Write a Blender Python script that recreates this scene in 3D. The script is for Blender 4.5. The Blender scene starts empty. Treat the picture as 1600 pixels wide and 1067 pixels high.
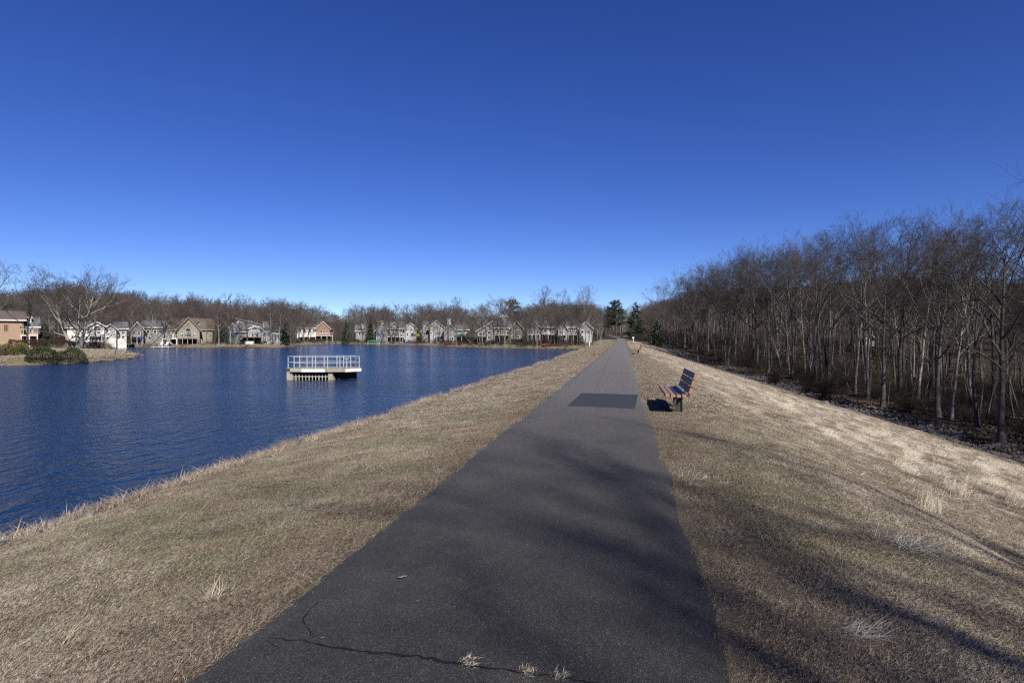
import bpy, math, random
import numpy as np
from mathutils import Vector, Matrix, Euler

# ------------------------------------------------------------------ camera, sky, sun, exposure
SC = bpy.context.scene
COL = SC.collection
FPX = 890.0          # focal length in pixels of the 1600 px wide photograph
EYE = 1.5            # eye height above the path
HOR = 527.0          # row of the horizon
AX = 0.1955          # sideways drift of the dam axis per metre forward

cd = bpy.data.cameras.new('camera'); cam = bpy.data.objects.new('camera', cd); COL.objects.link(cam)
cd.sensor_width = 36.0; cd.lens = FPX / 1600.0 * 36.0
cd.clip_start = 0.05; cd.clip_end = 6000
cam.location = (0, 0, EYE)
cam.rotation_euler = (math.radians(90) - math.atan((533.5 - HOR) / FPX), 0, 0)
SC.camera = cam

SUN_EL = math.radians(37.0)
SUN_AZ = math.radians(157.0)      # clockwise from +Y: behind the camera, to the right
w = bpy.data.worlds.new('World'); SC.world = w; w.use_nodes = True
wn = w.node_tree; wn.nodes.clear()
sky = wn.nodes.new('ShaderNodeTexSky'); sky.sky_type = 'NISHITA'; sky.sun_disc = False
sky.sun_elevation = SUN_EL; sky.sun_rotation = SUN_AZ
sky.altitude = 1200; sky.air_density = 0.8; sky.dust_density = 0.0; sky.ozone_density = 5.0
hs = wn.nodes.new('ShaderNodeHueSaturation'); hs.inputs['Saturation'].default_value = 1.2; hs.inputs['Hue'].default_value = 0.522
bg = wn.nodes.new('ShaderNodeBackground'); bg.inputs['Strength'].default_value = 0.078
wo = wn.nodes.new('ShaderNodeOutputWorld')
wn.links.new(sky.outputs[0], hs.inputs['Color']); wn.links.new(hs.outputs[0], bg.inputs['Color'])
wn.links.new(bg.outputs[0], wo.inputs['Surface'])
sd = bpy.data.lights.new('sun', 'SUN'); sun = bpy.data.objects.new('sun', sd); COL.objects.link(sun)
sd.energy = 5.0; sd.angle = math.radians(0.65); sd.color = (1.0, 0.95, 0.87)
SDIR = Vector((math.sin(SUN_AZ) * math.cos(SUN_EL), math.cos(SUN_AZ) * math.cos(SUN_EL), math.sin(SUN_EL)))
sun.rotation_euler = SDIR.to_track_quat('Z', 'Y').to_euler()
SC.view_settings.view_transform = 'Standard'; SC.view_settings.look = 'None'
SC.view_settings.exposure = 0.62; SC.view_settings.gamma = 1.0; SC.view_settings.use_curve_mapping = False
SC.render.engine = 'CYCLES'
SC.cycles.max_bounces = 5; SC.cycles.diffuse_bounces = 2; SC.cycles.glossy_bounces = 3
SC.cycles.use_denoising = False
SC.cycles.pixel_filter_type = 'BLACKMAN_HARRIS'; SC.cycles.filter_width = 1.25
SC.cycles.sample_clamp_indirect = 3.0; SC.cycles.sample_clamp_direct = 6.0

# ------------------------------------------------------------------ small helpers
def tag(o, label=None, cat=None, group=None, kind=None):
    if label: o['label'] = label
    if cat: o['category'] = cat
    if group: o['group'] = group
    if kind: o['kind'] = kind
    return o

def sstep(a, b, x):
    t = np.clip((x - a) / (b - a), 0, 1)
    return t * t * (3 - 2 * t)

def _hash(ix, iy, seed):
    h = (ix.astype(np.int64) * 374761393 + iy.astype(np.int64) * 668265263 + seed * 974634777) & 0xffffffff
    h = ((h ^ (h >> 13)) * 1274126177) & 0xffffffff
    return ((h ^ (h >> 16)) & 0xffff) / 65535.0

def vnoise(x, y, seed=0):
    x = np.asarray(x, float); y = np.asarray(y, float)
    ix = np.floor(x); iy = np.floor(y); fx = x - ix; fy = y - iy
    fx = fx * fx * (3 - 2 * fx); fy = fy * fy * (3 - 2 * fy)
    a = _hash(ix, iy, seed); b = _hash(ix + 1, iy, seed); c = _hash(ix, iy + 1, seed); d = _hash(ix + 1, iy + 1, seed)
    return (a * (1 - fx) + b * fx) * (1 - fy) + (c * (1 - fx) + d * fx) * fy - 0.5

def mesh_np(name, V, F, mats, mi=None, smooth=False):
    """V (n,3) array, F (m,k) index array."""
    me = bpy.data.meshes.new(name)
    V = np.ascontiguousarray(V, dtype=np.float32); F = np.ascontiguousarray(F, dtype=np.int32)
    m, k = F.shape
    me.vertices.add(len(V)); me.vertices.foreach_set('co', V.ravel())
    me.loops.add(m * k); me.loops.foreach_set('vertex_index', F.ravel())
    me.polygons.add(m); me.polygons.foreach_set('loop_start', np.arange(0, m * k, k, dtype=np.int32))
    for mt in (mats if isinstance(mats, (list, tuple)) else [mats]): me.materials.append(mt)
    if mi is not None: me.polygons.foreach_set('material_index', np.asarray(mi, dtype=np.int32))
    if smooth: me.polygons.foreach_set('use_smooth', np.ones(m, dtype=bool))
    me.update(calc_edges=True)
    return me

def link(name, me, parent=None, loc=None, rz=0.0):
    o = bpy.data.objects.new(name, me); COL.objects.link(o)
    if parent is not None: o.parent = parent
    if loc is not None: o.location = loc
    if rz: o.rotation_euler = (0, 0, rz)
    return o

def empty(name, loc, rz=0.0):
    return link(name, None, None, loc, rz)

class MB:
    """collects quads and triangles for one mesh"""
    def __init__(s): s.v = []; s.f = []
    def poly(s, pts):
        n = len(s.v); s.v += [tuple(p) for p in pts]; s.f.append(tuple(range(n, n + len(pts))))
    def hexa(s, p):  # 8 corners: bottom 4 ccw, top 4 ccw
        n = len(s.v); s.v += [tuple(q) for q in p]
        for f in ((3, 2, 1, 0), (4, 5, 6, 7), (0, 1, 5, 4), (1, 2, 6, 5), (2, 3, 7, 6), (3, 0, 4, 7)):
            s.f.append(tuple(n + i for i in f))
    def box(s, x0, x1, y0, y1, z0, z1):
        s.hexa([(x0, y0, z0), (x1, y0, z0), (x1, y1, z0), (x0, y1, z0), (x0, y0, z1), (x1, y0, z1), (x1, y1, z1), (x0, y1, z1)])
    def prism(s, pts, y0, y1):  # polygon in xz, extruded along y
        n = len(s.v); k = len(pts)
        s.v += [(x, y0, z) for x, z in pts] + [(x, y1, z) for x, z in pts]
        s.f.append(tuple(range(n, n + k))); s.f.append(tuple(n + k + i for i in range(k))[::-1])
        for i in range(k): s.f.append((n + i, n + k + i, n + k + (i + 1) % k, n + (i + 1) % k))
    def slab(s, pts, z0, z1):  # polygon in xy, extruded along z
        n = len(s.v); k = len(pts)
        s.v += [(x, y, z0) for x, y in pts] + [(x, y, z1) for x, y in pts]
        s.f.append(tuple(range(n, n + k))[::-1]); s.f.append(tuple(n + k + i for i in range(k)))
        for i in range(k): s.f.append((n + i, n + (i + 1) % k, n + k + (i + 1) % k, n + k + i))
    def tube(s, a, b, r, sides=8, r2=None):
        a = Vector(a); b = Vector(b); d = (b - a).normalized(); r2 = r if r2 is None else r2
        u = d.cross(Vector((0.31, 0.17, 0.93))); u = u.normalized() if u.length > 1e-3 else Vector((1, 0, 0)); w_ = d.cross(u)
        n = len(s.v)
        for p, rr in ((a, r), (b, r2)):
            for i in range(sides):
                t = 2 * math.pi * i / sides; s.v.append(tuple(p + (u * math.cos(t) + w_ * math.sin(t)) * rr))
        for i in range(sides): s.f.append((n + i, n + (i + 1) % sides, n + sides + (i + 1) % sides, n + sides + i))
        s.f.append(tuple(n + i for i in range(sides))[::-1]); s.f.append(tuple(n + sides + i for i in range(sides)))
    def mesh(s, name, m, bevel=0):
        me = bpy.data.meshes.new(name); me.from_pydata(s.v, [], s.f); me.materials.append(m)
        me.validate(); me.update()
        import bmesh
        bm = bmesh.new(); bm.from_mesh(me)
        if bevel:
            bmesh.ops.remove_doubles(bm, verts=bm.verts, dist=1e-5)
            bmesh.ops.bevel(bm, geom=bm.edges[:], offset=bevel, segments=2, affect='EDGES', clamp_overlap=True)
        bmesh.ops.recalc_face_normals(bm, faces=bm.faces); bm.to_mesh(me); bm.free()
        return me
    def build(s, name, m, parent=None, loc=None, rz=0.0, bevel=0):
        return link(name, s.mesh(name, m, bevel), parent, loc, rz)

# ------------------------------------------------------------------ materials
class NT:
    def __init__(s, name):
        s.m = bpy.data.materials.new(name); s.m.use_nodes = True; s.t = s.m.node_tree; s.t.nodes.clear()
        s.out = s.n('ShaderNodeOutputMaterial'); s.b = s.n('ShaderNodeBsdfPrincipled'); s.l(s.b.outputs[0], s.out.inputs[0])
    def n(s, t, **k):
        x = s.t.nodes.new(t)
        for a, v in k.items(): setattr(x, a, v)
        return x
    def l(s, a, b): s.t.links.new(a, b)
    def pos(s, sc=(1, 1, 1), rot=(0, 0, 0), obj=False):
        if obj: o = s.n('ShaderNodeTexCoord').outputs['Object']
        else: o = s.n('ShaderNodeNewGeometry').outputs['Position']
        mp = s.n('ShaderNodeMapping'); mp.inputs['Scale'].default_value = sc; mp.inputs['Rotation'].default_value = rot
        s.l(o, mp.inputs['Vector']); return mp.outputs[0]
    def noise(s, scale, detail=3, rough=0.6, vec=None):
        x = s.n('ShaderNodeTexNoise'); x.inputs['Scale'].default_value = scale; x.inputs['Detail'].default_value = detail
        x.inputs['Roughness'].default_value = rough
        if vec is None: vec = s.pos()
        s.l(vec, x.inputs['Vector']); return x.outputs['Fac']
    def ramp(s, fac, stops):
        r = s.n('ShaderNodeValToRGB'); e = r.color_ramp.elements
        while len(e) < len(stops): e.new(0.5)
        for el, (p, c) in zip(e, stops): el.position = p; el.color = tuple(c) + ((1,) if len(c) == 3 else ())
        s.l(fac, r.inputs[0]); return r.outputs[0]
    def mix(s, fac, a, b, mode='MIX'):
        x = s.n('ShaderNodeMix'); x.data_type = 'RGBA'; x.blend_type = mode
        for sock, v in ((x.inputs['Factor'], fac), (x.inputs[6], a), (x.inputs[7], b)):
            if isinstance(v, (int, float)): sock.default_value = v
            elif isinstance(v, tuple): sock.default_value = v + (1,) if len(v) == 3 else v
            else: s.l(v, sock)
        return x.outputs[2]
    def math(s, op, a, b=0.0, clamp=False):
        x = s.n('ShaderNodeMath'); x.operation = op; x.use_clamp = clamp
        for sock, v in ((x.inputs[0], a), (x.inputs[1], b)):
            if isinstance(v, (int, float)): sock.default_value = v
            else: s.l(v, sock)
        return x.outputs[0]
    def rng(s, v, a, b, c=0.0, d=1.0):
        x = s.n('ShaderNodeMapRange'); x.clamp = True
        for i, q in enumerate((v, a, b, c, d)):
            if isinstance(q, (int, float)): x.inputs[i].default_value = q
            else: s.l(q, x.inputs[i])
        return x.outputs[0]
    def attr(s, name):
        x = s.n('ShaderNodeAttribute'); x.attribute_name = name; return x.outputs['Fac']
    def col(s, c):
        if isinstance(c, tuple): s.b.inputs['Base Color'].default_value = c + (1,)
        else: s.l(c, s.b.inputs['Base Color'])
    def bump(s, h, strength=0.5, dist=0.02, normal=None):
        x = s.n('ShaderNodeBump'); x.inputs['Strength'].default_value = strength; x.inputs['Distance'].default_value = dist
        s.l(h, x.inputs['Height'])
        if normal is not None: s.l(normal, x.inputs['Normal'])
        s.l(x.outputs[0], s.b.inputs['Normal']); return x.outputs[0]
    def set(s, rough=0.8, spec=0.3, metal=0.0):
        s.b.inputs['Roughness'].default_value = rough; s.b.inputs['Specular IOR Level'].default_value = spec
        s.b.inputs['Metallic'].default_value = metal; return s

def simple(name, c, rough=0.8, spec=0.3, var=0.15, scale=3.0, metal=0.0, bump=0.0, obj=True):
    t = NT(name); n = t.noise(scale, 5, 0.65, t.pos(obj=obj))
    lo = tuple(max(0, x * (1 - var)) for x in c); hi = tuple(min(1, x * (1 + var)) for x in c)
    t.col(t.ramp(n, [(0.3, lo), (0.7, hi)])); t.set(rough, spec, metal)
    if bump: t.bump(t.noise(scale * 6, 4, 0.6, t.pos(obj=obj)), bump, 0.02)
    return t.m

def rand_mat(name, stops, rough=0.8, spec=0.2, scale=0.4, fine=9.0):
    """colour from world-position noise at two scales plus a per-object random value"""
    t = NT(name)
    n = t.noise(scale, 3); f = t.noise(fine, 2)
    oi = t.n('ShaderNodeObjectInfo').outputs['Random']
    v = t.math('ADD', t.math('MULTIPLY', n, 0.55), t.math('MULTIPLY', f, 0.35))
    v = t.math('ADD', v, t.math('MULTIPLY', oi, 0.14))
    t.col(t.ramp(v, stops)); t.set(rough, spec); return t.m

M = {}
# terrain: zones come from attributes (what grows or lies there), relief from noise
def terrain_mat():
    t = NT('ground')
    big = t.noise(0.55, 4); mid = t.noise(2.6, 5, 0.7); fine = t.noise(34, 5, 0.75); vf = t.noise(120, 3, 0.7)
    grass = t.ramp(t.math('ADD', t.math('MULTIPLY', mid, 0.5), t.math('MULTIPLY', fine, 0.5)),
                   [(0.28, (0.060, 0.047, 0.034)), (0.45, (0.125, 0.100, 0.070)), (0.6, (0.19, 0.158, 0.112)), (0.78, (0.27, 0.23, 0.17))])
    green = t.ramp(fine, [(0.3, (0.035, 0.048, 0.018)), (0.7, (0.11, 0.12, 0.055))])
    grass = t.mix(t.rng(t.math('ADD', big, t.math('MULTIPLY', mid, 0.4)), 0.74, 0.92, 0.0, 0.5), grass, green)
    straw = t.ramp(t.math('ADD', t.math('MULTIPLY', mid, 0.45), t.math('MULTIPLY', fine, 0.55)),
                   [(0.3, (0.05, 0.037, 0.028)), (0.5, (0.13, 0.10, 0.073)), (0.7, (0.26, 0.215, 0.16))])
    litter = t.ramp(t.math('ADD', t.math('MULTIPLY', mid, 0.4), t.math('MULTIPLY', fine, 0.6)),
                    [(0.3, (0.018, 0.014, 0.011)), (0.5, (0.048, 0.037, 0.028)), (0.68, (0.10, 0.078, 0.058))])
    bank = t.ramp(t.math('ADD', t.math('MULTIPLY', mid, 0.6), t.math('MULTIPLY', fine, 0.4)),
                  [(0.3, (0.07, 0.055, 0.035)), (0.5, (0.16, 0.135, 0.085)), (0.7, (0.25, 0.21, 0.145))])
    mud = t.ramp(fine, [(0.3, (0.022, 0.015, 0.011)), (0.7, (0.085, 0.058, 0.043))])
    c = t.mix(t.attr('straw'), grass, straw); c = t.mix(t.attr('litter'), c, litter)
    c = t.mix(t.attr('lawn'), c, bank)
    c = t.mix(t.rng(t.math('ADD', t.attr('mud'), t.math('MULTIPLY', mid, 0.5)), 0.65, 0.95), c, mud)
    t.col(c); t.set(0.95, 0.1)
    t.bump(t.math('ADD', fine, t.math('MULTIPLY', vf, 0.5)), 0.9, 0.03)
    return t.m
M['ground'] = terrain_mat()

def asphalt_mat():
    t = NT('asphalt')
    big = t.noise(0.8, 4); mid = t.noise(5, 4); fine = t.noise(240, 3, 0.8)
    vo = t.n('ShaderNodeTexVoronoi'); vo.inputs['Scale'].default_value = 190; t.l(t.pos(), vo.inputs['Vector'])
    agg = t.ramp(vo.outputs['Color'], [(0.0, (0.016, 0.0155, 0.015)), (0.5, (0.038, 0.0365, 0.034)), (0.82, (0.078, 0.074, 0.069)), (0.975, (0.19, 0.18, 0.165))])
    base = t.ramp(t.math('ADD', t.math('MULTIPLY', big, 0.6), t.math('MULTIPLY', mid, 0.4)), [(0.32, (0.62, 0.62, 0.63)), (0.68, (1.3, 1.28, 1.24))])
    c = t.mix(1.0, agg, base, 'MULTIPLY')
    # distance along the dam: the far stretch is older and paler (worn), the near one newer and darker
    sep = t.n('ShaderNodeSeparateXYZ'); t.l(t.pos(), sep.inputs[0])
    worn = t.rng(t.math('ADD', sep.outputs['Y'], t.math('MULTIPLY', big, 5.0)), 5, 18)
    c = t.mix(worn, c, t.mix(0.65, c, (0.19, 0.18, 0.17)))
    t.col(c); t.set(0.85, 0.3)
    t.bump(t.math('ADD', t.math('MULTIPLY', vo.outputs['Distance'], 1.0), t.math('MULTIPLY', fine, 0.5)), 0.9, 0.011)
    return t.m
M['asphalt'] = asphalt_mat()
M['patch'] = simple('asphalt_patch', (0.033, 0.032, 0.038), 0.75, 0.35, 0.2, 40, bump=0.3, obj=False)
M['crack'] = simple('crack', (0.012, 0.011, 0.012), 0.95, 0.1, 0.3, 30, obj=False)

def water_mat():
    t = NT('lake_water')
    t.b.inputs['Base Color'].default_value = (0.004, 0.024, 0.068, 1)
    t.b.inputs['Roughness'].default_value = 0.13; t.b.inputs['Specular IOR Level'].default_value = 0.5; t.b.inputs['IOR'].default_value = 1.33
    v = t.pos((2.3, 1.0, 1.0), (0, 0, math.radians(6)))
    n1 = t.noise(1.3, 3, 0.55, v); n2 = t.noise(3.6, 3, 0.6, t.pos((1.5, 1.2, 1.0), (0, 0, 0.5))); big = t.noise(0.05, 3, 0.6, t.pos((1, 2.5, 1)))
    h = t.math('ADD', t.math('MULTIPLY', n1, 0.8), t.math('MULTIPLY', n2, 0.5))
    h = t.math('MULTIPLY', h, t.rng(big, 0.3, 0.65, 0.55, 1.15))
    t.bump(h, 1.0, 0.27)
    return t.m
M['water'] = water_mat()

def bark_mat(name, a, b):
    t = NT(name); v = t.pos((3, 3, 0.7), obj=True)
    n = t.noise(5, 5, 0.7, v); oi = t.n('ShaderNodeObjectInfo').outputs['Random']
    v2 = t.math('ADD', t.math('MULTIPLY', n, 0.8), t.math('MULTIPLY', oi, 0.25))
    t.col(t.ramp(v2, [(0.3, a), (0.8, b)])); t.set(0.95, 0.1); t.bump(n, 0.7, 0.05); return t.m
M['bark'] = bark_mat('grey_bark', (0.030, 0.026, 0.024), (0.14, 0.127, 0.113))
M['bark_pale'] = bark_mat('pale_bark', (0.11, 0.098, 0.085), (0.32, 0.295, 0.26))
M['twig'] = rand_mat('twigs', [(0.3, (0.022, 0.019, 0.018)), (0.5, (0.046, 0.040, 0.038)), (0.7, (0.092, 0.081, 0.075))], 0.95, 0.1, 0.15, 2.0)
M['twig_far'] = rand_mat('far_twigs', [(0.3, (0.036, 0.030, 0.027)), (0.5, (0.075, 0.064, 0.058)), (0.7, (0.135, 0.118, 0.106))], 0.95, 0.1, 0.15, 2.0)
M['twig_red'] = rand_mat('russet_twigs', [(0.3, (0.05, 0.032, 0.029)), (0.7, (0.13, 0.092, 0.08))], 0.95, 0.1, 0.15, 2.0)
M['brush'] = rand_mat('brush', [(0.3, (0.022, 0.018, 0.015)), (0.7, (0.075, 0.061, 0.049))], 0.95, 0.1)
M['brush_dark'] = rand_mat('dark_brush', [(0.3, (0.018, 0.013, 0.010)), (0.7, (0.055, 0.042, 0.032))], 0.95, 0.1)
M['needles'] = rand_mat('needles', [(0.3, (0.008, 0.016, 0.007)), (0.5, (0.021, 0.034, 0.014)), (0.75, (0.05, 0.066, 0.029))], 0.7, 0.3, 0.6, 3)
M['holly'] = rand_mat('holly_leaves', [(0.3, (0.007, 0.016, 0.007)), (0.75, (0.030, 0.052, 0.02))], 0.45, 0.4, 0.6, 3)
M['boxwood'] = rand_mat('clipped_leaves', [(0.3, (0.018, 0.022, 0.011)), (0.75, (0.070, 0.078, 0.034))], 0.7, 0.3, 0.8, 4)
M['russet_leaf'] = rand_mat('russet_leaves', [(0.3, (0.022, 0.014, 0.010)), (0.75, (0.075, 0.042, 0.03))], 0.8, 0.2, 0.8, 4)
M['yellow_leaf'] = rand_mat('yellow_leaves', [(0.3, (0.045, 0.05, 0.012)), (0.75, (0.20, 0.17, 0.035))], 0.8, 0.2, 0.8, 4)
M['blade'] = rand_mat('dry_blades', [(0.32, (0.032, 0.023, 0.017)), (0.43, (0.105, 0.082, 0.060)), (0.54, (0.235, 0.196, 0.148)), (0.67, (0.50, 0.44, 0.355))], 0.8, 0.2, 1.2, 26)
M['blade_mown'] = None
def mown_mat():
    t = NT('mown_blades')
    big = t.noise(0.55, 4); mid = t.noise(2.6, 5, 0.7); fine = t.noise(45, 2, 0.7)
    dry = t.ramp(t.math('ADD', t.math('MULTIPLY', mid, 0.4), t.math('MULTIPLY', fine, 0.6)),
                 [(0.33, (0.05, 0.037, 0.028)), (0.43, (0.17, 0.135, 0.10)), (0.53, (0.33, 0.278, 0.212)), (0.65, (0.60, 0.53, 0.43))])
    green = t.ramp(fine, [(0.3, (0.035, 0.055, 0.016)), (0.55, (0.09, 0.11, 0.042)), (0.75, (0.2, 0.19, 0.10))])
    sp = t.n('ShaderNodeSeparateXYZ'); t.l(t.pos(), sp.inputs[0])
    c = t.mix(t.math('MULTIPLY', t.rng(t.math('ADD', big, t.math('MULTIPLY', mid, 0.4)), 0.58, 0.80, 0.0, 0.55), t.math('MULTIPLY', t.rng(sp.outputs['Y'], 8, 18, 1.0, 0.35), t.rng(t.math('SUBTRACT', sp.outputs['X'], t.math('MULTIPLY', sp.outputs['Y'], AX)), 1.2, 3.0, 1.0, 0.3))), dry, green)
    # russet dead patches
    c = t.mix(t.rng(t.noise(0.9, 4, 0.7, t.pos((1, 1, 1), (0, 0, 1.0))), 0.50, 0.70, 0.0, 0.65), c, t.ramp(fine, [(0.3, (0.075, 0.048, 0.038)), (0.7, (0.32, 0.235, 0.185))]))
    cc = t.math('SUBTRACT', t.n('ShaderNodeSeparateXYZ').outputs['X'], 0.0)
    sx = cc.node.inputs[0].links[0].from_node; t.l(t.pos(), sx.inputs[0])
    cc = t.math('SUBTRACT', sx.outputs['X'], t.math('MULTIPLY', sp.outputs['Y'], AX))
    e1 = t.math('MULTIPLY', t.rng(cc, -3.1, -2.15), t.rng(cc, -0.6, 0.0, 1.0, 0.0)); e2 = t.math('MULTIPLY', t.rng(cc, 0.9, 1.9, 1.0, 0.0), t.rng(cc, -0.6, 0.0))
    e = t.math('MULTIPLY', t.math('ADD', e1, e2), t.math('MULTIPLY', t.rng(mid, 0.34, 0.56), t.rng(sp.outputs['Y'], 7, 22, 0.75, 0.2)))
    c = t.mix(e, c, t.ramp(fine, [(0.3, (0.040, 0.026, 0.020)), (0.55, (0.14, 0.100, 0.078)), (0.75, (0.34, 0.27, 0.21))]))
    t.col(c); t.set(0.85, 0.15); return t.m
M['blade_mown'] = mown_mat()
M['reed'] = rand_mat('dead_reeds', [(0.3, (0.09, 0.068, 0.05)), (0.5, (0.25, 0.20, 0.15)), (0.7, (0.50, 0.43, 0.34))], 0.8, 0.2, 1.5, 18)
M['pale_straw'] = rand_mat('pale_straw', [(0.3, (0.22, 0.18, 0.13)), (0.7, (0.56, 0.50, 0.40))], 0.8, 0.2, 1.5, 30)
M['stone'] = rand_mat('dark_stone', [(0.25, (0.018, 0.017, 0.016)), (0.5, (0.08, 0.075, 0.069)), (0.75, (0.22, 0.20, 0.18))], 0.9, 0.2, 1.0, 9)
M['stone_pale'] = rand_mat('pale_stone', [(0.25, (0.09, 0.08, 0.07)), (0.75, (0.29, 0.26, 0.22))], 0.9, 0.2, 1.0, 6)
M['concrete'] = simple('weathered_concrete', (0.27, 0.245, 0.2), 0.9, 0.2, 0.28, 2.2, bump=0.4)
M['concrete_pale'] = simple('pale_lit_concrete', (0.55, 0.54, 0.50), 0.85, 0.2, 0.08, 2.0)
M['void'] = simple('recess_shade', (0.02, 0.019, 0.018), 0.9, 0.1)  # near-black colour standing for the shade inside recesses and openings
M['rail'] = simple('galvanised_rail', (0.34, 0.365, 0.38), 0.45, 0.4, 0.12, 5)
M['bars'] = simple('grille_bars', (0.40, 0.37, 0.31), 0.8, 0.3, 0.2, 4)
M['steel'] = simple('dark_steel', (0.035, 0.033, 0.032), 0.5, 0.4, 0.2, 8)
def wood_mat(name, a, b):
    t = NT(name); n = t.noise(6, 6, 0.7, t.pos((14, 1, 14), obj=True))
    t.col(t.ramp(n, [(0.3, a), (0.75, b)])); t.set(0.6, 0.3); t.bump(n, 0.3, 0.005); return t.m
M['slat'] = wood_mat('stained_wood', (0.16, 0.10, 0.07), (0.30, 0.205, 0.155))
M['lit_slat_end'] = wood_mat('sunlit_wood', (0.20, 0.095, 0.06), (0.36, 0.19, 0.12))  # board ends tinted orange: sunlight on them put into the colour
M['blue'] = simple('blue_sky_sheen', (0.03, 0.045, 0.12), 0.4, 0.5, 0.2, 20)  # sky reflected on the bench seat, put into a colour
M['white'] = simple('white_paint', (0.493, 0.493, 0.476), 0.6, 0.3, 0.06, 3)
M['cream'] = simple('cream_siding', (0.50, 0.485, 0.45), 0.8, 0.2, 0.08, 1.5)
M['peach'] = simple('peach_siding', (0.29, 0.20, 0.14), 0.8, 0.2, 0.1, 1.5)
M['grey_wall'] = simple('grey_siding', (0.20, 0.19, 0.185), 0.8, 0.2, 0.12, 1.5)
M['pale_grey'] = simple('pale_grey_siding', (0.32, 0.32, 0.318), 0.8, 0.2, 0.1, 1.5)
M['blue_grey'] = simple('blue_grey_siding', (0.202, 0.223, 0.220), 0.8, 0.2, 0.1, 1.5)
M['tan_wall'] = simple('tan_siding', (0.216, 0.191, 0.155), 0.8, 0.2, 0.08, 1.5)
M['brown_wall'] = simple('brown_siding', (0.15, 0.125, 0.105), 0.85, 0.2, 0.15, 1.5)
M['brick'] = simple('brick_wall', (0.21, 0.12, 0.09), 0.9, 0.2, 0.2, 6)
M['roof_grey'] = simple('grey_shingles', (0.115, 0.115, 0.12), 0.9, 0.2, 0.22, 8)
M['roof_brown'] = simple('brown_shingles', (0.11, 0.085, 0.075), 0.9, 0.2, 0.22, 8)
M['roof_pale'] = simple('pale_shingles', (0.2, 0.2, 0.205), 0.9, 0.2, 0.2, 8)
M['glass'] = simple('window_glass', (0.02, 0.025, 0.03), 0.12, 0.6, 0.1)
M['dark_timber'] = simple('dark_timber', (0.05, 0.04, 0.035), 0.85, 0.2, 0.2, 6)
M['grey_timber'] = simple('grey_timber', (0.34, 0.32, 0.29), 0.85, 0.2, 0.15, 6)
M['green_cloth'] = simple('green_cloth', (0.012, 0.12, 0.085), 0.8, 0.2, 0.15, 4)
M['lime_cloth'] = simple('lime_cloth', (0.17, 0.22, 0.035), 0.8, 0.2, 0.1, 4)
M['red'] = simple('red_plastic', (0.24, 0.035, 0.028), 0.4, 0.5, 0.1, 4)
M['orange'] = simple('orange_plastic', (0.36, 0.16, 0.05), 0.5, 0.4, 0.1, 4)
M['bluecover'] = simple('blue_cover', (0.025, 0.04, 0.2), 0.6, 0.3, 0.1, 4)
M['black'] = simple('black_feathers', (0.02, 0.02, 0.022), 0.8, 0.2, 0.1)

# ------------------------------------------------------------------ the land
def gp(px, py, z):
    """world point at height z that the photograph shows at column px, row py"""
    d = (EYE - z) * FPX / (py - HOR); return ((px - 800) / FPX * d, d)
def ap(px, d): return ((px - 800) / FPX * d, d)     # sideways position at distance d

LAKE = [gp(-80, 572, -1), gp(0, 572, -1), gp(60, 570, -1), gp(130, 567, -1), gp(200, 561, -1), gp(220, 558.5, -1), gp(190, 551, -1), gp(163, 546, -1),
        gp(190, 543.5, -1), gp(250, 542, -1), gp(300, 543, -1), gp(370, 543.2, -1), gp(440, 543, -1), gp(462, 541, -1), gp(480, 538.5, -1),
        gp(520, 537.2, -1), gp(560, 538, -1), gp(620, 539.2, -1), gp(700, 541.5, -1), gp(780, 543.5, -1), gp(850, 545, -1), gp(893, 546, -1),
        (-6.9 + AX * 112, 112), (-7.15 + AX * 40, 40), (-7.3 + AX * 8, 8), (-7.35, 0), (-7.4 - AX * 60, -60), (-130, -60), (-120, 20)]
LP = np.array(LAKE)
def lake_sd(x, y):
    """signed distance to the shoreline, negative over water"""
    x = np.asarray(x, float); y = np.asarray(y, float)
    d = np.full(x.shape, 1e9); ins = np.zeros(x.shape, bool); n = len(LP)
    for i in range(n):
        ax, ay = LP[i]; bx, by = LP[(i + 1) % n]; ex, ey = bx - ax, by - ay
        t = np.clip(((x - ax) * ex + (y - ay) * ey) / (ex * ex + ey * ey), 0, 1)
        d = np.minimum(d, np.hypot(x - ax - t * ex, y - ay - t * ey))
        c = ((ay > y) != (by > y)) & (x < ex * (y - ay) / ((by - ay) if by != ay else 1e-9) + ax)
        ins ^= c
    return np.where(ins, -d, d)

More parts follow.
